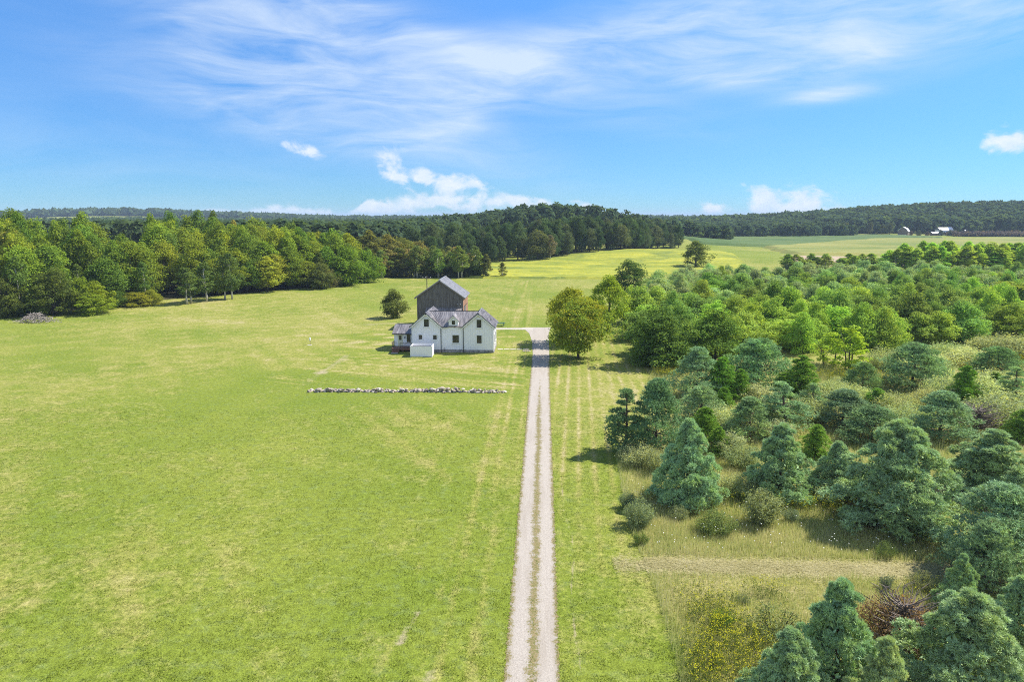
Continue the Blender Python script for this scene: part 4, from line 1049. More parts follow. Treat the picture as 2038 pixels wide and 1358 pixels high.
# left woodland -----------------------------------------------------------------
EDGE = [gp(*p) for p in ((-130, 645), (0, 633), (110, 624), (200, 612), (290, 604), (340, 596), (400, 592), (480, 586), (560, 580), (640, 573), (700, 566), (748, 556))]
def edge_pt(s):
    seg = [math.hypot(b[0]-a[0], b[1]-a[1]) for a, b in zip(EDGE[:-1], EDGE[1:])]; s *= sum(seg)
    for a, b, l in zip(EDGE[:-1], EDGE[1:], seg):
        if s <= l: f = s/l; n = ((a[1]-b[1])/l, (b[0]-a[0])/l); return a[0]+(b[0]-a[0])*f, a[1]+(b[1]-a[1])*f, n
        s -= l
    a, b = EDGE[-2:]; l = seg[-1]; return b[0], b[1], ((a[1]-b[1])/l, (b[0]-a[0])/l)
WOODCOL = [((0.130, 0.180, 0.026), 'mid-green broadleaf tree in the dense woods along the mown field', 5), ((0.090, 0.140, 0.026), 'dark green broadleaf tree in the dense woods along the mown field', 4),
           ((0.180, 0.215, 0.028), 'yellow-green broadleaf tree in the dense woods along the mown field', 2), ((0.170, 0.155, 0.036), 'rust-tinged broadleaf tree in the dense woods along the mown field', 0.25)]
def wood_colour():
    k = random.choices(range(4), [c[2] for c in WOODCOL])[0]; return WOODCOL[k]
def left_woods():
    rows = [(2.5, 4.8, 9.0, 15), (7.5, 5.2, 13.5, 18.5), (14, 5.8, 16, 20.5), (22, 6.6, 18, 22.5), (32, 7.8, 19, 23.5), (44, 9.5, 19, 24), (58, 12, 20, 25)]
    Ltot = sum(math.hypot(b[0]-a[0], b[1]-a[1]) for a, b in zip(EDGE[:-1], EDGE[1:]))
    for ri, (off, sp, h0, h1) in enumerate(rows):
        k = int(Ltot/sp)
        for i in range(k):
            s = (i+random.uniform(.1, .9))/k; x, y, n = edge_pt(s)
            o = off + random.uniform(-2.2, 2.2)*(1+ri*.35)
            px, py = x+n[0]*o, y+n[1]*o
            if ri == 0 and 0.38 < s < 0.47: continue        # dark gap by the track
            f = s
            h = random.uniform(h0, h1)*(1.0-0.10*f)
            c, lab, _ = wood_colour()
            kind = 'aspen' if ri == 0 and random.random() < .35 else 'wood'
            if kind == 'aspen': c, lab = (0.085, 0.125, 0.03), 'pale-barked slender tree on the front edge of the woods'
            plant(kind, (px, py, th(px, py)-0.1), 'woodland_tree', lab, 'tree', tint(c), 'trees of the dense woods', h, random.uniform(.82, 1.12) if kind == 'wood' else None)
left_woods()
for px, b, t_ in ((381, 604, 540), (412, 601, 520), (448, 596, 505), (462, 596, 500), (372, 606, 530)):
    by_pixels('aspen', px, b, t_, 34, name='birch_tree', label='slim pale-trunked tree standing proud of the woods edge', cat='tree', color=(0.085, 0.125, 0.035), group='pale-trunked edge trees')
by_pixels('dead', 266, 598, 532, 42, name='dead_tree', label='bare grey dead tree against the woods', cat='tree', color=(0.3, 0.28, 0.26))
for i, (px, b, t_, w, c) in enumerate(((165, 622, 560, 40, (0.13, 0.18, 0.02)), (195, 622, 565, 45, (0.15, 0.19, 0.02)), (185, 626, 585, 50, (0.14, 0.19, 0.02)), (275, 608, 585, 60, (0.16, 0.17, 0.02)), (20, 632, 560, 50, (0.07, 0.09, 0.02)), (110, 628, 540, 60, (0.075, 0.10, 0.022)), (230, 612, 575, 40, (0.06, 0.1, 0.02)), (60, 628, 600, 40, (0.12, 0.17, 0.02)),
                                       (300, 604, 580, 36, (0.15, 0.17, 0.02)), (640, 575, 530, 46, (0.085, 0.105, 0.03)), (690, 568, 500, 70, (0.10, 0.16, 0.02)), (725, 562, 505, 62, (0.10, 0.165, 0.02)), (655, 572, 540, 36, (0.13, 0.13, 0.05)))):
    by_pixels('grove', px, b, t_, w, name='edge_bush', label=('bright yellow-green bush at the foot of the woods' if c[0] > .11 else 'leafy green bush at the foot of the woods'), cat='bush', color=c, group='bushes along the woods edge')
# the row of slimmer trees before the bean field
for i in range(30):
    px = 752 + 205*(i+random.random()*.8)/30; tp = 494+random.uniform(-8, 16)
    by_pixels('aspen', px, 554-random.random()*6, tp, random.uniform(24, 34), name='row_tree', label='slim green tree in the row beyond the barn', cat='tree', color=tint((0.105, 0.14, 0.04) if random.random() < .7 else (0.17, 0.165, 0.06), .18), group='tree row beyond the barn')
for i in range(16):
    px = 745 + 215*(i+random.random()*.8)/16
    by_pixels('grove', px, 552, 530+random.uniform(-6, 6), random.uniform(20, 30), name='row_bush', label='low dark bush filling the foot of the tree row beyond the barn', cat='bush', color=tint((0.045, 0.065, 0.022)), group='bushes under the tree row')
for px, b, t_, w in ((770, 545, 470, 70), (800, 540, 472, 60), (735, 548, 462, 60), (830, 536, 480, 50)):
    by_pixels('wood', px, b, t_, w, name='woodland_tree', label='rounded pale-crowned tree at the far corner of the woods', cat='tree', color=tint((0.105, 0.11, 0.03)), group='corner trees of the woods')

# wooded hill beyond the bean field ------------------------------------------------
HILLCOL = [((0.042, 0.072, 0.032), 4), ((0.056, 0.088, 0.040), 3), ((0.072, 0.098, 0.046), 2), ((0.085, 0.105, 0.05), 1)]  # greens darkened to stand in for cloud shadow lying over the hill
def hill_woods():
    front = [gp(*p) for p in ((800, 528), (880, 527), (950, 525), (1020, 521), (1080, 519), (1110, 514), (1150, 505), (1200, 500), (1250, 498), (1300, 496), (1362, 495))]
    seg = [math.hypot(b[0]-a[0], b[1]-a[1]) for a, b in zip(front[:-1], front[1:])]
    for ri, (off, sp) in enumerate(((3, 6.0), (12, 6.5), (23, 7.5), (36, 8.5), (52, 9.5), (72, 11))):
        k = int(sum(seg)/sp)
        for i in range(k):
            s = (i+random.random())/k*sum(seg)
            for a, b, l in zip(front[:-1], front[1:], seg):
                if s <= l: break
                s -= l
            f = s/l; x, y = a[0]+(b[0]-a[0])*f+random.gauss(0, 1.5), a[1]+(b[1]-a[1])*f+off+random.gauss(0, 2)
            right = x > 62
            h = random.uniform(11, 15) if ri == 0 else random.uniform(15, 20)
            if right: h *= 0.85
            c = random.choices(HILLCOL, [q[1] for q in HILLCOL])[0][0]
            plant('wood', (x, y, th(x, y)-0.1), 'hill_tree', 'tree on the wooded hill beyond the bean field, cloud shade put into its green', 'tree', tint(c), 'trees of the wooded hill', h)
hill_woods()
by_pixels('aspen', 1095, 518, 466, 24, name='pale_tree', label='pale thin tree before the wooded hill', cat='tree', color=(0.13, 0.12, 0.075))
by_pixels('wood', 1070, 519, 458, 46, name='pale_tree', label='broad pale olive tree before the wooded hill', cat='tree', color=(0.085, 0.10, 0.04))

# far woods and ridges: one mass of small crowns -------------------------------------
def far_woods(name, label, regions, col):
    r = np.random.default_rng(99); Vs, Fs, A, W_ = [], [], [], []; o = 0
    base = []
    for k in range(12):
        n = 40 if k < 6 else 84; d = unit(r.normal(size=(n, 3))+np.array([0, -0.15, 0.35])); P = d*np.array([1, 1, 1.25])*(0.85+.3*r.random((n, 1))) + np.array([0, 0, 1.5])
        base.append((P, unit(d+r.normal(size=(n, 3))*.4)))
    for (pts, sp, h0, h1, *fine) in regions:
        P_ = np.array([(q[0], q[1]) for q in pts]); f = inside([(q[0], q[1], 0) for q in pts])
        x0, x1, y0, y1 = P_[:, 0].min(), P_[:, 0].max(), P_[:, 1].min(), P_[:, 1].max()
        gx, gy = np.meshgrid(np.arange(x0, x1, sp), np.arange(y0, y1, sp)); gx = gx.ravel()+r.normal(0, sp*.3, gx.size); gy = gy.ravel()+r.normal(0, sp*.3, gy.size)
        ok = f(gx, gy) & (gx/gy > -.95) & (gx/gy < .92); gx, gy = gx[ok], gy[ok]; gz = terrain(gx, gy)
        for x, y, z in zip(gx, gy, gz):
            P, Nn = base[r.integers(6) + (6 if fine else 0)]; h = r.uniform(h0, h1); s = np.array([sp*.62, sp*.62, h/2.75]); V, F = leaf_cards(P*s+np.array([x, y, z]), Nn, sp*(.21 if fine else .30)*r.uniform(.7, 1.2, len(P)), r, .7)
            Vs.append(V); Fs.append(F+o); o += len(V); tv = r.random(); A.append(.5*tv+.5*r.random(len(P))); W_.append(np.full(len(P), r.random()*.8))
    me = mk_mesh(name, np.concatenate(Vs), np.concatenate(Fs), None, M['leaf'], {'v': ('FACE', np.concatenate(A)), 'w': ('FACE', np.concatenate(W_))})
    ob = link(name, me, kind='stuff', label=label); ob.color = (*col, 1); ob['category'] = 'woods'
    return ob
far_woods('distant_woods', 'dark woods covering the low ridges along the horizon', [
    ([(-70, 520), (-20, 545), (60, 590), (135, 600), (165, 700), (60, 800), (-120, 760)], 10, 13, 17, 1),                      # back of the hill
    ([(-330, 330), (-90, 300), (-70, 420), (-60, 560), (-200, 560), (-420, 420)], 9.5, 17, 20, 1),         # behind the left woods
    ([(-560, 560), (-60, 570), (-60, 640), (-120, 800), (-560, 860)], 13, 14, 18, 1),
    ([(-900, 1150), (150, 1150), (200, 1330), (-900, 1420)], 20, 14, 18),
    ([(120, 640), (152, 600), (170, 640), (190, 720), (150, 740)], 9, 12, 15, 1),
    ([(190, 880), (390, 900), (420, 990), (170, 960)], 13, 13, 16, 1),
    ([(195, 765), (355, 790), (350, 870), (190, 850)], 10, 11, 15, 1),
    ([(350, 872), (1150, 872), (1300, 1250), (600, 1300), (370, 1000)], 15, 15, 20, 1),
    ([(-1600, 1000), (-560, 880), (-560, 1150), (-1600, 1300)], 20, 14, 18),
    ([(150, 1000), (420, 1000), (600, 1250), (150, 1150)], 18, 13, 17),
    ([(150, 1150), (620, 1250), (620, 1400), (150, 1350)], 20, 13, 17),
    ([(-1500, 1750), (1700, 1950), (1700, 2150), (-1500, 2000)], 30, 15, 20),
], (0.044, 0.070, 0.034))

# right-hand thicket -----------------------------------------------------------------
def thicket():
    poly = [gp(*p)[:2] for p in ((1262, 726), (1330, 728), (1420, 705), (1560, 712), (1700, 700), (1850, 690), (2080, 670))] + [(190, 175), (215, 262), (120, 275)] + [gp(*p)[:2] for p in ((1340, 566), (1290, 580), (1268, 640))]
    f = inside([(p[0], p[1], 0) for p in poly]); k = 0
    ys_ = 106.0
    spot = []
    while ys_ < 280:
        sp = 5.6 + (ys_-106)*0.024
        for x in np.arange(8, 230, sp):
            q = (x+random.uniform(-.35, .35)*sp, ys_+random.uniform(-.35, .35)*sp)
            if f(np.array([q[0]]), np.array([q[1]]))[0]: spot.append(q)
        ys_ += sp*0.9
    for (x, y) in spot:
        if x/y > 0.775: continue
        n = float(fbm(np.array(x/16.0), np.array(y/16.0), 77, 2)); deep = y > 165
        if deep and n > .5: c, lab = (0.19, 0.265, 0.125), 'silvery green thicket tree far inside the shrub thicket'
        elif n > 0.43: c, lab = (0.19, 0.275, 0.055), 'bright green leafy tree in the shrub thicket'
        else: c, lab = (0.125, 0.200, 0.052), 'dark green leafy tree in the shrub thicket'
        h = random.uniform(5.0, 8.4) if not deep else random.uniform(5.0, 7.8)*(1.0 if y < 225 else 0.9)
        plant('grove', (x, y, th(x, y)-0.05), 'thicket_tree', lab, 'tree', tint(c, .16), 'trees of the shrub thicket', h, random.uniform(.8, 1.45))
thicket()
by_pixels('grove', 1310, 727, 618, 120, var=2, name='thicket_tree', label='large dark bushy tree at the lawn corner of the thicket', cat='tree', color=(0.075, 0.125, 0.03))
by_pixels('grove', 1420, 722, 628, 110, var=0, name='thicket_tree', label='broad bushy tree behind the blue-green pines at the thicket front', cat='tree', color=(0.09, 0.15, 0.032))
for i in range(46):
    px = 1745+310*random.random(); b = 548-random.random()*10
    by_pixels('poplar', px, b, random.uniform(478, 505), random.uniform(26, 40), name='poplar_tree', label='yellow-green young poplar rising behind the thicket', cat='tree', color=tint((0.225, 0.33, 0.055), .15), group='young poplars behind the thicket')
for i in range(22):
    px = 1560+190*random.random(); b = 540-random.random()*6
    by_pixels('poplar', px, b, random.uniform(503, 518), random.uniform(20, 30), name='poplar_tree', label='olive green young poplar in front of the bare soil strip', cat='tree', color=tint((0.16, 0.23, 0.045), .15), group='young poplars by the soil strip')
for px, b, t_, w in ((1990, 620, 560, 90), (2030, 630, 565, 80), (1960, 540, 500, 50), (1900, 600, 570, 50)):
    by_pixels('sapling', px, b, t_, w, name='willow_bush', label='bright lime green bush standing in the thicket', cat='bush', color=(0.16, 0.21, 0.04), group='lime green bushes')

# pines and shrubs of the meadow ---------------------------------------------------------
WP = dict(kind='wpine', name='white_pine', cat='pine')
wp_col = (0.208, 0.288, 0.155)
for px, b, t_, w, v, lab in (
        (1366, 1000, 836, 158, 0, 'dense blue-green pine beside the lawn edge, above the tall grass'),
        (1550, 986, 846, 150, 1, 'rounded blue-green pine behind the upright silver shrub'),
        (1662, 985, 880, 110, 0, 'smaller blue-green pine tucked against the largest pine'),
        (1778, 1046, 838, 235, 2, 'largest bushy blue-green pine beyond the goldenrod patch'),
        (1968, 990, 858, 185, 1, 'wide dark blue-green pine behind the grey open pine'),
        (1655, 1420, 1160, 235, 1, 'tall soft blue-green pine below the mown straw path'),
        (1560, 1470, 1255, 215, 0, 'low spreading blue-green pine in front of the goldenrod stand'),
        (1905, 1440, 1180, 290, 2, 'broad pale blue-green pine beside the red-brown dead shrub'),
        (2012, 1320, 1150, 150, 0, 'blue-green pine at the meadow end of the straw path'),
        (1905, 1215, 1105, 78, 1, 'narrow young blue-green pine at the end of the straw path'),
        (1900, 1345, 1200, 110, 0, 'half-grown blue-green pine behind the broad pale pine')):
    by_pixels(px=px, base=b, top=t_, wpx=w, var=v, label=lab, color=tint(wp_col, .06), **WP)
by_pixels(px=1745, base=1480, top=1272, wpx=170, var=1, label='light yellow-green pine between the two broad blue-green pines', color=(0.25, 0.31, 0.15), **WP)
SP = dict(kind='spine', name='scots_pine', cat='pine')
for px, b, t_, w, v, lab, c in (
        (1243, 897, 768, 95, 2, 'dark open pine leaning over the lawn edge', (0.05, 0.075, 0.055)),
        (1305, 900, 752, 120, 0, 'dark bushy pine with bare limbs beside the leaning pine', (0.06, 0.088, 0.065)),
        (1385, 792, 690, 100, 0, 'grey-green layered pine before the thicket corner', (0.085, 0.115, 0.09)),
        (1505, 775, 668, 140, 1, 'broad grey-green pine in front of the thicket', (0.075, 0.11, 0.075)),
        (1395, 838, 765, 95, 1, 'pale grey-green pine above the dense pine', (0.095, 0.12, 0.09)),
        (1490, 872, 790, 95, 0, 'thin grey-green pine among silver shrubs', (0.085, 0.11, 0.075)),
        (1568, 858, 762, 105, 2, 'grey-blue pine in the middle of the meadow scrub', (0.085, 0.115, 0.09)),
        (1678, 850, 775, 110, 0, 'dark slate-green pine in the meadow scrub', (0.062, 0.082, 0.068)),
        (1715, 782, 718, 75, 1, 'low spreading pine beside the yellow sapling', (0.075, 0.10, 0.06)),
        (1815, 775, 678, 120, 1, 'flat-layered pine standing in yellow flowers', (0.08, 0.108, 0.078)),
        (1870, 875, 778, 115, 0, 'open grey-blue pine with dark skirts in the scrub', (0.085, 0.112, 0.088)),
        (1985, 742, 688, 84, 1, 'rounded grey-green pine beside silver shrubs below the thicket', (0.07, 0.1, 0.062)),
        (2020, 800, 728, 60, 2, 'pale grey pine close to the widest silver shrub', (0.095, 0.125, 0.09)),
        (1735, 880, 805, 130, 1, 'low dark pine behind the largest blue-green pine', (0.062, 0.085, 0.062)),
        (1620, 830, 765, 60, 2, 'slender grey pine between shrubs', (0.085, 0.11, 0.08)),
        (1976, 1140, 962, 185, 0, 'open grey-green pine with rusty inner twigs beside the straw path', (0.088, 0.115, 0.095)),
        (1955, 1175, 1030, 130, 1, 'lower twiggy grey pine overhanging the straw path', (0.085, 0.108, 0.085))):
    by_pixels(px=px, base=b, top=t_, wpx=w, var=v, label=lab, color=(c[0]*2.3, c[1]*2.55, c[2]*1.7), **SP)
GPC = (0.13, 0.225, 0.04)
for px, b, t_, w, v, lab in ((1436, 792, 712, 74, 0, 'bright green young pine beside a grey layered pine'), (1472, 795, 735, 52, 1, 'small bright green pine next to its taller twin'), (1440, 812, 772, 42, 0, 'little vivid green pine below the twin green pines'),
        (1592, 790, 708, 84, 1, 'tall bright green pine before the thicket'), (1560, 792, 742, 60, 0, 'short bright green pine beside the tall green one'), (1916, 818, 728, 66, 1, 'dark green pine wrapped in silver shrubs'), (1976, 790, 742, 36, 0, 'narrow green pine among silver shrubs'),
        (1742, 818, 774, 58, 0, 'round green pine in the middle of the scrub'), (1622, 915, 846, 70, 1, 'green pine between two blue-green pines'), (1402, 868, 812, 66, 0, 'green pine just behind the dense lawn-side pine'), (1428, 905, 850, 60, 1, 'olive green pine against the dense lawn-side pine'), (2032, 880, 818, 66, 0, 'dark green pine behind the wide dark blue-green pine')):
    by_pixels('gpine', px, b, t_, w, var=v, name='young_pine', label=lab, cat='pine', color=tint(GPC, .1))
OL = (0.25, 0.295, 0.155)
for px, b, t_, w, dk in ((1440, 852, 806, 76, 1.05), (1468, 868, 820, 60, 1.1), (1508, 800, 762, 60, 1), (1535, 832, 785, 64, .9), (1700, 806, 764, 66, 1.05), (1885, 805, 738, 64, 1.05), (1938, 812, 732, 66, 1.1), (2000, 846, 780, 112, 1.0), (1892, 716, 680, 64, 1.0), (1926, 728, 692, 84, 1.1), (2012, 706, 664, 86, .85), (1970, 700, 668, 60, .85),
        (1272, 925, 882, 70, 1.0), (1312, 940, 888, 60, .85), (1468, 988, 942, 66, .85), (1640, 800, 760, 60, 1.0), (1612, 840, 790, 70, .9), (1780, 826, 780, 70, .95), (1808, 850, 806, 70, .9), (1545, 880, 835, 60, .9), (1660, 790, 750, 46, .9), (1845, 815, 770, 50, .9), (1985, 775, 735, 60, 1.0), (1480, 930, 885, 70, .7), (1450, 905, 860, 60, .8), (1760, 735, 690, 60, .9), (1850, 745, 700, 56, .9), (1520, 850, 808, 50, .8), (1640, 1000, 960, 46, .8)):
    by_pixels('olive', px, b, t_, w, name='silver_shrub', label='silvery olive shrub growing among the meadow pines', cat='shrub', color=tuple(q*dk for q in tint(OL, .1)), group='silver shrubs of the meadow')
for px, b, t_, w, v, c, lab in ((1516, 1046, 972, 62, 2, (0.16, 0.19, 0.095), 'upright silvery shrub standing in the tall grass'), (1270, 1048, 992, 58, 1, (0.15, 0.19, 0.11), 'rounded grey-green shrub on the lawn edge'), (1250, 1012, 978, 34, 1, (0.13, 0.17, 0.10), 'small grey-green shrub beside its rounded neighbour on the lawn edge'),
        (1426, 1062, 1016, 66, 0, (0.12, 0.16, 0.06), 'sprawling green shrub in the tall grass'), (1350, 1036, 1006, 36, 1, (0.15, 0.18, 0.10), 'small pale shrub in the tall grass before the dense pine'), (1575, 1040, 1012, 28, 1, (0.12, 0.16, 0.11), 'small blue-grey shrub beside the upright silvery shrub')):
    by_pixels('olive', px, b, t_, w, var=v, name='meadow_shrub', label=lab, cat='shrub', color=c)
for px, b, t_, w, lab, c in ((1760, 1110, 1078, 30, 'lone small green bush in the tall grass above the straw path', (0.09, 0.13, 0.05)), (1275, 1085, 1060, 28, 'tiny dark bush at the lawn edge', (0.07, 0.11, 0.03)), (1440, 1240, 1215, 44, 'low green bush by the goldenrod stand', (0.09, 0.16, 0.03)), (1765, 1175, 1142, 26, 'small spiky bush just below the straw path', (0.09, 0.12, 0.09)), (1480, 1200, 1185, 24, 'tiny bush in the brown grass below the straw path', (0.10, 0.13, 0.08)), (1320, 985, 958, 40, 'grassy green bush at the foot of the dense lawn-side pine', (0.09, 0.17, 0.03)), (1830, 1175, 1135, 40, 'grey-green bush beside the end of the straw path', (0.13, 0.15, 0.08)), (1540, 1270, 1210, 90, 'loose pale bush on the side of the tall soft pine', (0.14, 0.17, 0.075))):
    by_pixels('low', px, b, t_, w, name='low_bush', label=lab, cat='bush', color=c)
by_pixels('olive', 1785, 1285, 1188, 118, var=0, name='rusty_shrub', label='red-brown half-dead shrub between the blue-green pines', cat='shrub', color=(0.17, 0.115, 0.07))
by_pixels('deadshrub', 1795, 1292, 1196, 110, name='dead_shrub', label='dark bare twigs tangled in the red-brown shrub', cat='shrub', color=(0.2, .15, .12))
by_pixels('deadshrub', 1942, 862, 812, 70, name='dead_shrub', label='purple-grey bare shrub in the middle of the scrub', cat='shrub', color=(0.2, .15, .12))
for px, b, t_, w in ((1690, 738, 650, 54), (1652, 728, 662, 60)):
    by_pixels('sapling', px, b, t_, w, name='yellow_sapling', label='yellow-green sapling in front of the thicket', cat='tree', color=(0.22, 0.31, 0.04), group='yellow saplings')

# tall grass and flowers ---------------------------------------------------------------------
def blades(P, h, wd, r, lean=0.35, kink=True):
    n = len(P); a = r.uniform(0, 2*np.pi, n); side = np.stack([np.cos(a), np.sin(a), a*0], 1)*np.asarray(wd).reshape(-1, 1)
    b = r.uniform(0, 2*np.pi, n); ld = np.stack([np.cos(b), np.sin(b), b*0], 1)*(lean*r.random(n)*h)[:, None]
    top = P + np.stack([a*0, a*0, h], 1) + ld
    V = np.stack([P-side, P+side, top], 1).reshape(-1, 3); return V, np.arange(n*3).reshape(-1, 3)
def meadow():
    r = np.random.default_rng(5)
    def scatter(n, y0, y1, hmax):
        y = r.uniform(y0, y1, n); ex = edge_x(y); x = ex + r.random(n)**1.0*(y*0.80-ex)
        ok = x > ex + r.normal(0, .12, n); x, y = x[ok], y[ok]
        ok = ~((np.abs(y-44.4) < 1.1+r.normal(0, .12, len(y))) & (x < 42)); x, y = x[ok], y[ok]
        k = fbm(x/2.5, y/2.5, 13, 3); h = hmax*(0.35+0.75*k)*r.uniform(.55, 1.15, len(x))
        return np.stack([x, y, terrain(x, y)-0.02], 1), h
    Vs, Fs, A, o = [], [], [], 0
    for n, y0, y1, hm, wd in ((105000, 28, 52, 0.78, .011), (105000, 46, 68, 0.80, .014), (105000, 66, 112, 0.9, .024)):
        P, h = scatter(n, y0, y1, hm); V, F = blades(P, h, wd*r.uniform(.7, 1.3, len(P)), r); Vs.append(V); Fs.append(F+o); o += len(V); A.append(r.random(len(P)))
    ob = link('tall_grass', mk_mesh('tall_grass', np.concatenate(Vs), None, np.concatenate(Fs), M['tall'], {'v': ('FACE', np.concatenate(A))}), kind='stuff', label='tall dry meadow grass beside the mown lawn'); ob['category'] = 'grass'
    # goldenrod
    Pg, hg = [], []
    for px, py, rx, ry, n in ((1640, 1012, 9, 2.2, 900), (1700, 1030, 5, 1.6, 350), (1430, 1250, 2.6, 4.2, 1000), (1490, 1320, 2.8, 4, 900), (1400, 1340, 1.6, 3, 500), (1530, 1190, 1.8, 1.2, 130), (1490, 1002, 2.6, 1.0, 160), (1680, 755, 9, 4, 900), (1780, 765, 6, 4, 500), (1330, 750, 3.5, 3, 350), (1860, 838, 5, 2.4, 300), (1960, 850, 5, 2.5, 260), (2030, 725, 6, 5, 500), (1810, 1085, 3, 1.2, 60), (2000, 1050, 5, 3, 250), (1850, 1210, 2.5, 2, 120)):
        c = gp(px, py); q = r.normal(size=(n, 2))*np.array([rx, ry])*.45; x, y = c[0]+q[:, 0], c[1]+q[:, 1]; ok = (x > edge_x(y)+.3) & (np.abs(y-44.4) > 1.3); Pg.append(np.stack([x, y, x*0], 1)[ok])
    P = np.concatenate(Pg); P = P[r.random(len(P)) < np.where(P[:, 1] > 66, 0.95, 0.36)]; n = len(P); h = r.uniform(.75, 1.25, n)
    k = 14; Pk = np.repeat(P, k, 0); z = r.uniform(.1, .85, n*k)*np.repeat(h, k)
    V, F = leaf_cards(Pk+np.stack([r.normal(0, .07, n*k), r.normal(0, .07, n*k), z], 1), unit(r.normal(size=(n*k, 3))+np.array([0, 0, .5])), .075, r, .25)
    ob = link('goldenrod_leaves', mk_mesh('goldenrod_leaves', V, F, None, M['herb'], {'v': ('FACE', r.random(n*k))}), kind='stuff', label='green stalks and leaves of goldenrod in the meadow'); ob['category'] = 'wildflowers'
    k = 5; Pk = np.repeat(P, k, 0); V, F = leaf_cards(Pk+np.stack([r.normal(0, .07, n*k), r.normal(0, .07, n*k), np.repeat(h, k)+r.normal(0.02, .06, n*k)], 1), unit(r.normal(size=(n*k, 3))*.6+np.array([0, -.2, .8])), .034, r, .55)
    ob = link('goldenrod_flowers', mk_mesh('goldenrod_flowers', V, F, None, M['gold'], {'v': ('FACE', r.random(n*k))}), kind='stuff', label='yellow goldenrod flower heads in the meadow'); ob['category'] = 'wildflowers'
    # white umbels
    y = r.uniform(45.8, 58, 260); x = edge_x(y)+.6+r.random(260)*28; Vu, Fu = leaf_cards(np.stack([x, y, r.uniform(.7, 1.05, 260)], 1), unit(r.normal(size=(260, 3))*.25+np.array([0, -.3, 1])), .045, r, .8)
    ob = link('white_wildflowers', mk_mesh('white_wildflowers', Vu, Fu, None, M['umbel']), kind='stuff', label='scattered white flower heads in the tall grass'); ob['category'] = 'wildflowers'
    # straw lying on the mown path
    n = 45000; y = 44.4+r.normal(0, .62, n); x = r.uniform(5.0, 42, n); x = np.where((x < 7.2) & (r.random(n) < .6), x+20, x); a = r.normal(0, .5, n); L = r.uniform(.12, .4, n)
    d = np.stack([np.cos(a), np.sin(a), r.normal(.08, .12, n)], 1); P = np.stack([x, y, .02+r.random(n)*.10], 1); s = np.stack([-np.sin(a), np.cos(a), a*0], 1)*.012
    ob = link('cut_hay', mk_mesh('cut_hay', np.stack([P-s, P+s, P+d*L[:, None]], 1).reshape(-1, 3), None, np.arange(n*3).reshape(-1, 3), M['hay'], {'v': ('FACE', r.random(n))}), kind='stuff', label='pale cut hay lying on the mown path'); ob['category'] = 'hay'
M['hay'] = blade_mat('hay', (0.36, 0.33, 0.13), (0.60, 0.54, 0.29), (0.72, 0.66, 0.42))
meadow()

# turf blades close to the camera -------------------------------------------------------------
def turf_blades():
    r = np.random.default_rng(8); n = 260000
    y = 29 + (r.random(n)**1.7)*52; x = r.uniform(-1.0, 0.5, n)*y*1.02
    fr = ((x > -2.05) & (x < -1.55)) | ((x > .72) & (x < 1.2)); ok = (fr | (fbm(x/.7, y/.7, 71, 2)+r.normal(0, .08, n) > .52)) & (x < edge_x(y)+.1) & ((x < -1.72-np.abs(r.normal(0, .07, n))) | (x > 0.82+np.abs(r.normal(0, .07, n))) | ((np.abs(x+.42) < .32+r.normal(0, .08, n)) & (y < 95) & (r.random(n) < .8))); x, y = x[ok], y[ok]; n = len(x)
    h = r.uniform(.03, .085, n)*(1+y*.006); P = np.stack([x, y, terrain(x, y)], 1)
    V, F = blades(P, h, (.010+y*.00022)*r.uniform(.6, 1.3, n), r, 1.2)
    d, b = ground_maps(x, y)
    ob = link('lawn_grass', mk_mesh('lawn_grass', V, None, F, M['lawnblade'], {'v': ('FACE', r.random(n)), 'dry': ('FACE', d), 'bare': ('FACE', b)}), kind='stuff', label='short mown grass of the open field and lawn'); ob['category'] = 'grass'
def lawn_blade_mat():
    m, n = new_mat('lawn_blade'); c, _ = turf_colour(n, pos(n), attr(n, 'dry'), attr(n, 'bare')); k = n.m('MULTIPLY_ADD', attr(n, 'v'), 0.9, 0.65)
    c = n.mix(1.0, c, n.xyz(k, k, k), 'MULTIPLY')
    o = n.new('ShaderNodeOutputMaterial'); d = n.new('ShaderNodeBsdfDiffuse'); n.l.new(c, d.inputs[0]); t = n.new('ShaderNodeBsdfTranslucent'); n.l.new(c, t.inputs[0])
    mx = n.new('ShaderNodeMixShader'); mx.inputs[0].default_value = .35; n.l.new(d.outputs[0], mx.inputs[1]); n.l.new(t.outputs[0], mx.inputs[2]); n.l.new(mx.outputs[0], o.inputs[0])
    return m
M['lawnblade'] = lawn_blade_mat()
turf_blades()

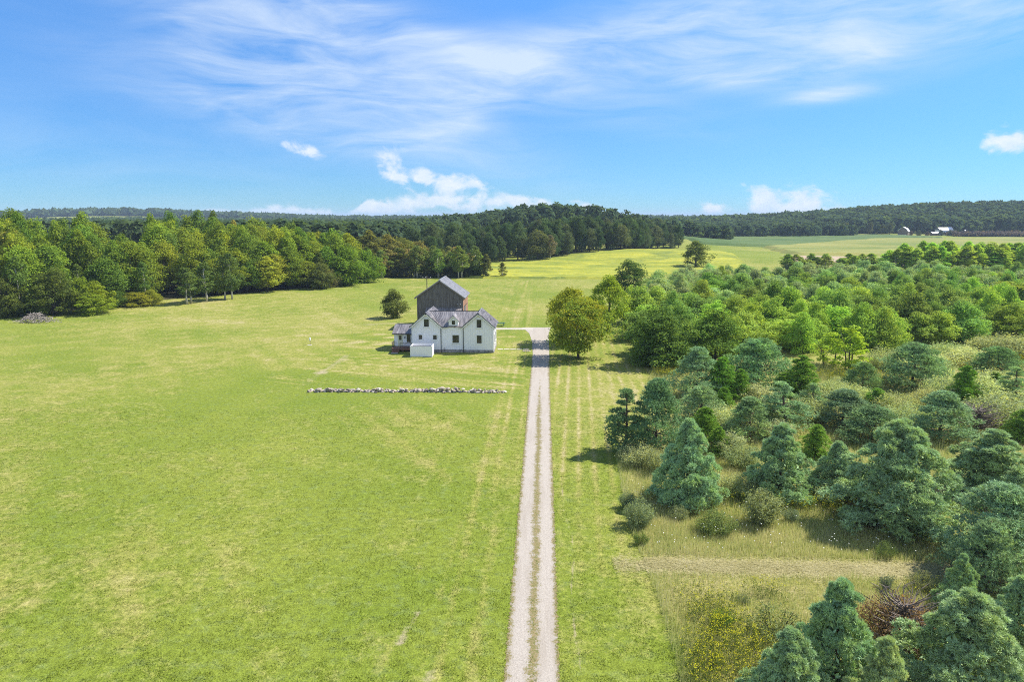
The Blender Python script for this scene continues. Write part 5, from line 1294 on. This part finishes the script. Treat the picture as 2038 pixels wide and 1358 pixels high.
# far farm ---------------------------------------------------------------------------------------
def far_farm():
    def spot(px, Y): d = pix_dir(px, 470); t = Y/d.y; return (d.x*t, Y, th(d.x*t, Y))
    p = spot(1796, 820)
    t = thing('gambrel_barn', 'distant dark gambrel barn with white metal roof across the fields', 'barn', p, R(-35)); t.scale = (.85, .85, .85)
    z = -0.3
    pr = [(-6, z), (6, z), (6, 6), (3.6, 9.6), (0, 11.4), (-3.6, 9.6), (-6, 6)]
    MB().prism(pr, 0, 16).build('wall', M['pole'], t)
    m = MB(); rp = [(-6.5, 5.6), (-3.7, 9.8), (0, 11.65), (3.7, 9.8), (6.5, 5.6)]
    for (a, b) in zip(rp[:-1], rp[1:]): m.slab((a[0], -.4, a[1]), (b[0], -.4, b[1]), (b[0], 16.4, b[1]), (a[0], 16.4, a[1]), .15)
    m.build('roof', M['trim'], t)
    for xx in (-4.2, 2.2): MB().box(xx, xx+2.0, -.12, -.02, .2, 1.6).build('window', M['trim'], t)
    p = spot(1882, 840)
    t = thing('country_house', 'distant white farmhouse half hidden by shrubs across the fields', 'house', p, R(12))
    MB().prism([(-8, z), (8, z), (8, 6), (-8, 6)], 0, 8).build('wall', M['white'], t)
    MB().prism([(3, 6), (8.5, 6), (5.8, 9.5)], -1.5, 4).build('gable_wall', M['white'], t)
    MB().slab((-8.4, 4, 9), (8.4, 4, 9), (8.4, -.5, 5.9), (-8.4, -.5, 5.9), .2).slab((8.4, 4, 9), (-8.4, 4, 9), (-8.4, 8.5, 5.9), (8.4, 8.5, 5.9), .2).build('roof', M['barnroof'], t)
    for xx in (-6, -3, 0): MB().box(xx, xx+1.1, -.1, -.01, 2.5, 4.2).build('window', M['glass'], t)
    p = spot(1862, 830)
    t = thing('shed', 'distant low shed with pale roof between the gambrel barn and its white house', 'shed', p, R(5))
    MB().box(-4, 4, 0, 5, z, 2.8).build('wall', M['pole'], t); MB().slab((-4.3, 2.5, 4.4), (4.3, 2.5, 4.4), (4.3, -.4, 2.7), (-4.3, -.4, 2.7), .15).slab((4.3, 2.5, 4.4), (-4.3, 2.5, 4.4), (-4.3, 5.4, 2.7), (4.3, 5.4, 2.7), .15).build('roof', M['trim'], t)
    p = spot(1918, 850)
    t = thing('shed', 'distant small outbuilding with a steep white roof beyond that distant white farmhouse', 'shed', p, R(-40))
    MB().box(-3, 3, 0, 5, z, 2.6).build('wall', M['pole'], t); MB().slab((0, -.3, 6.2), (0, 5.3, 6.2), (3.4, 5.3, 2.4), (3.4, -.3, 2.4), .15).slab((0, 5.3, 6.2), (0, -.3, 6.2), (-3.4, -.3, 2.4), (-3.4, 5.3, 2.4), .15).build('roof', M['trim'], t)
    # scrub round the farmstead
    for px, Y, h, c in ((1828, 815, 6, (0.07, .085, .04)), (1872, 825, 7, (0.04, .06, .03)), (1890, 822, 6.5, (0.075, .085, .035)), (1812, 830, 5, (.09, .07, .06)), (1845, 822, 4.5, (.10, .075, .06)), (1770, 850, 14, (.06, .075, .03)), (1755, 850, 13, (.06, .075, .03)), (1730, 850, 15, (.07, .08, .03)), (1700, 855, 12, (.055, .07, .03)), (1682, 840, 15, (.09, .105, .035)), (1662, 840, 11, (.075, .09, .03))):
        x, y, z_ = spot(px, Y); plant('grove' if h < 9 else 'wood', (x, y, z_-.1), 'farmstead_tree' if h > 9 else 'farmstead_bush', 'dull green tree beside the distant farm' if h > 9 else 'rounded bush beside the distant farm buildings', 'tree' if h > 9 else 'bush', c, 'trees of the distant farm' if h > 9 else 'bushes of the distant farm', h)
far_farm()
far_woods('orchard_scrub', 'purple-brown low orchard scrub along the distant field', [([(470, 800), (760, 790), (790, 860), (470, 850)], 7, 3.0, 4.6)], (0.075, 0.062, 0.062))

# ------------------------------------------------------------------ air
def haze():
    m, n = new_mat('thin_haze'); o = n.new('ShaderNodeOutputMaterial'); v = n.new('ShaderNodeVolumePrincipled')
    v.inputs['Color'].default_value = (0.62, 0.78, 1.0, 1); v.inputs['Density'].default_value = HAZE; n.l.new(v.outputs[0], o.inputs['Volume'])
    x0, x1, y0, y1 = -9100, 9100, -3100, 16100
    h = MB().box(x0, x1, y0, y1, -3.0, 66.0).build('haze', m, kind='stuff', label='thin blue haze in the air over the fields'); h['category'] = 'haze'
HAZE = 0.00012
haze()
